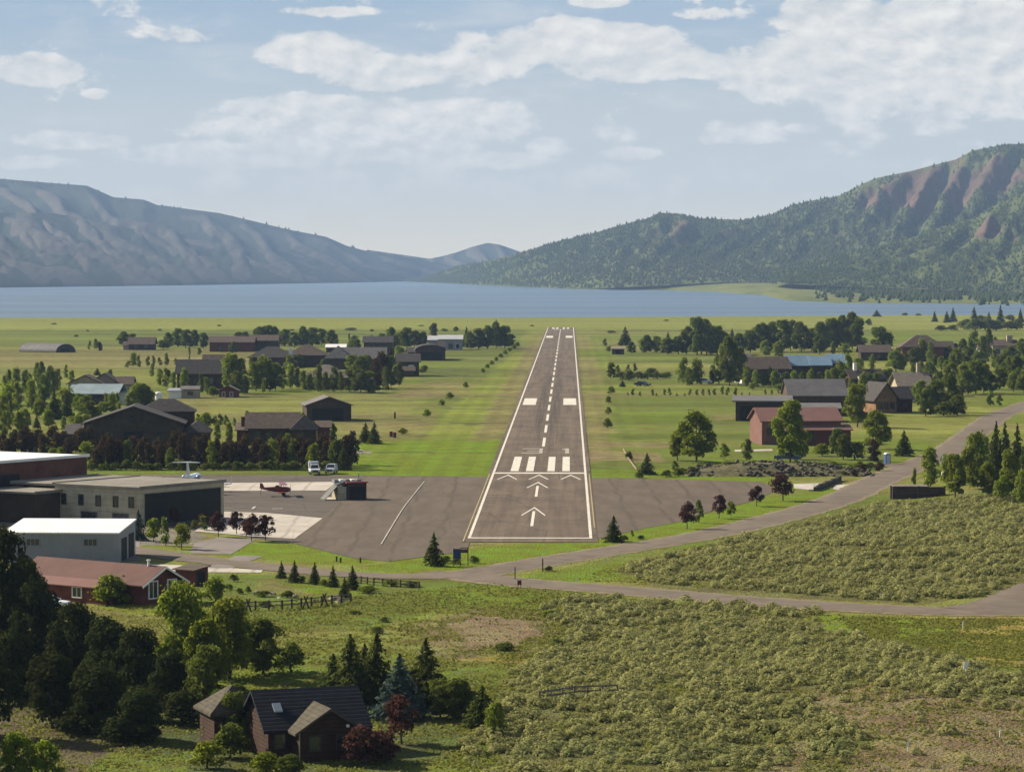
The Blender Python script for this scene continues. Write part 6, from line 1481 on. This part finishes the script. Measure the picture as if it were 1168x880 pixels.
fence('rail_fence', 'old split rail fence half lost in the foreground sagebrush', [(615,800),(640,796),(662,793),(704,792)], 7, 1.0, OLDWOOD, 2, None, .09, .08)
fence('split_rail_fence', 'split rail fence with crossed posts below the row of spruces', [(262,697),(283,696),(322,695),(349,692),(372,690),(400,687)], 12, 1.15, WOOD_DK, 2, None, .12, .07, OLDWOOD)
fence('split_rail_fence', 'darker split rail fence along the road above the meadow', [(405,664),(425,667),(450,669),(478,671)], 9, .95, WOOD_DK, 2, None, .1, .07)
fence('rail_fence', 'low log rail on the grassy bank at the right edge', [(1108,590),(1130,592),(1152,594)], 4, .5, WOOD_DK, 1, None, .09, .1)
def xpost(px, py, label):
    g = gp(px, py); r = thing('crossed_posts', label, 'post', g, random.uniform(-.4, .4), 'crossed fence braces')
    for s in (-1, 1): MB().tube([(-.45*s, .1*s, -.05), (.2*s, .06*s, 1.5)], .1, 6).build('brace', WOOD_DK, r)
for px, py, lb in ((283, 697, 'leftmost pair of crossed braces on the split rail fence'), (349, 694, 'crossed braces in the middle of the split rail fence'), (370, 691, 'rightmost pair of crossed braces on the split rail fence')): xpost(px, py, lb)
def boulder(px, py, s, label, m, group):
    bm = bmesh.new(); bmesh.ops.create_icosphere(bm, subdivisions=2, radius=1)
    for v in bm.verts: v.co = v.co * (1 + random.gauss(0, .1)); v.co.z *= .7
    me = bpy.data.meshes.new('boulder'); bm.to_mesh(me); bm.free(); me.materials.append(m)
    o = link('boulder', me, None, gp(px, py)); o.scale = (s, s, s); o.rotation_euler.z = random.uniform(0, 6); o['label'] = label; o['category'] = 'rock'; o['group'] = group
ST = mat('boulder_stone', (.24,.20,.155), .95, .25, 2.0, .5); ST_W = mat('pale_boulder', (.62,.58,.50), .9, .1, 2.0, .3)
for px, py, s, lab, m in ((293,676,.45,'tan boulder at the left end of the rockery by the rail fence',ST),(311,678,.5,'tan boulder in the middle of the rockery behind the fence',ST),(331,679,.55,'pale tan boulder at the right end of the rockery',ST),(337,680,.4,'small boulder beyond the right end of the rockery',ST),(318,682,.22,'small bright white boulder in front of the rockery',ST_W),(382,683,.8,'broad pale boulder by the last spruce and rail fence',ST),(388,686,.6,'low boulder under the last spruce by the fence',ST)):
    boulder(px, py, s, lab, m, 'boulders by the split rail fence')
# small things on the apron verge
for px, py, lab in ((384,640,'left of two dark marker posts on the lawn tip by the road'),(388.5,641.5,'right and stouter of two marker posts on the lawn tip'),(411,641.5,'dark marker post on the pavement corner by the road')):
    post('marker_post', lab, 'post', px, py, .75, .22, TRIM_D, 'marker posts at the pavement corner')
for px, py, lab in ((446,498,'left of two rusty drums in the rough grass left of the runway'),(450,499,'right of two rusty drums in the rough grass left of the runway')):
    g = gp(px, py); o = MB().tube([(0,0,0),(0,0,1.3)], .42, 12).tube([(0,0,.42),(0,0,.48)], .45, 12).tube([(0,0,.85),(0,0,.91)], .45, 12).build('drum', RUST, None, g)
    o['label'] = lab; o['category'] = 'drum'; o['group'] = 'rusty drums'
post('utility_post', 'dark post in the dry grass behind the lone garage', 'post', 450.5, 477, 1.8, .45, WOOD_RED)
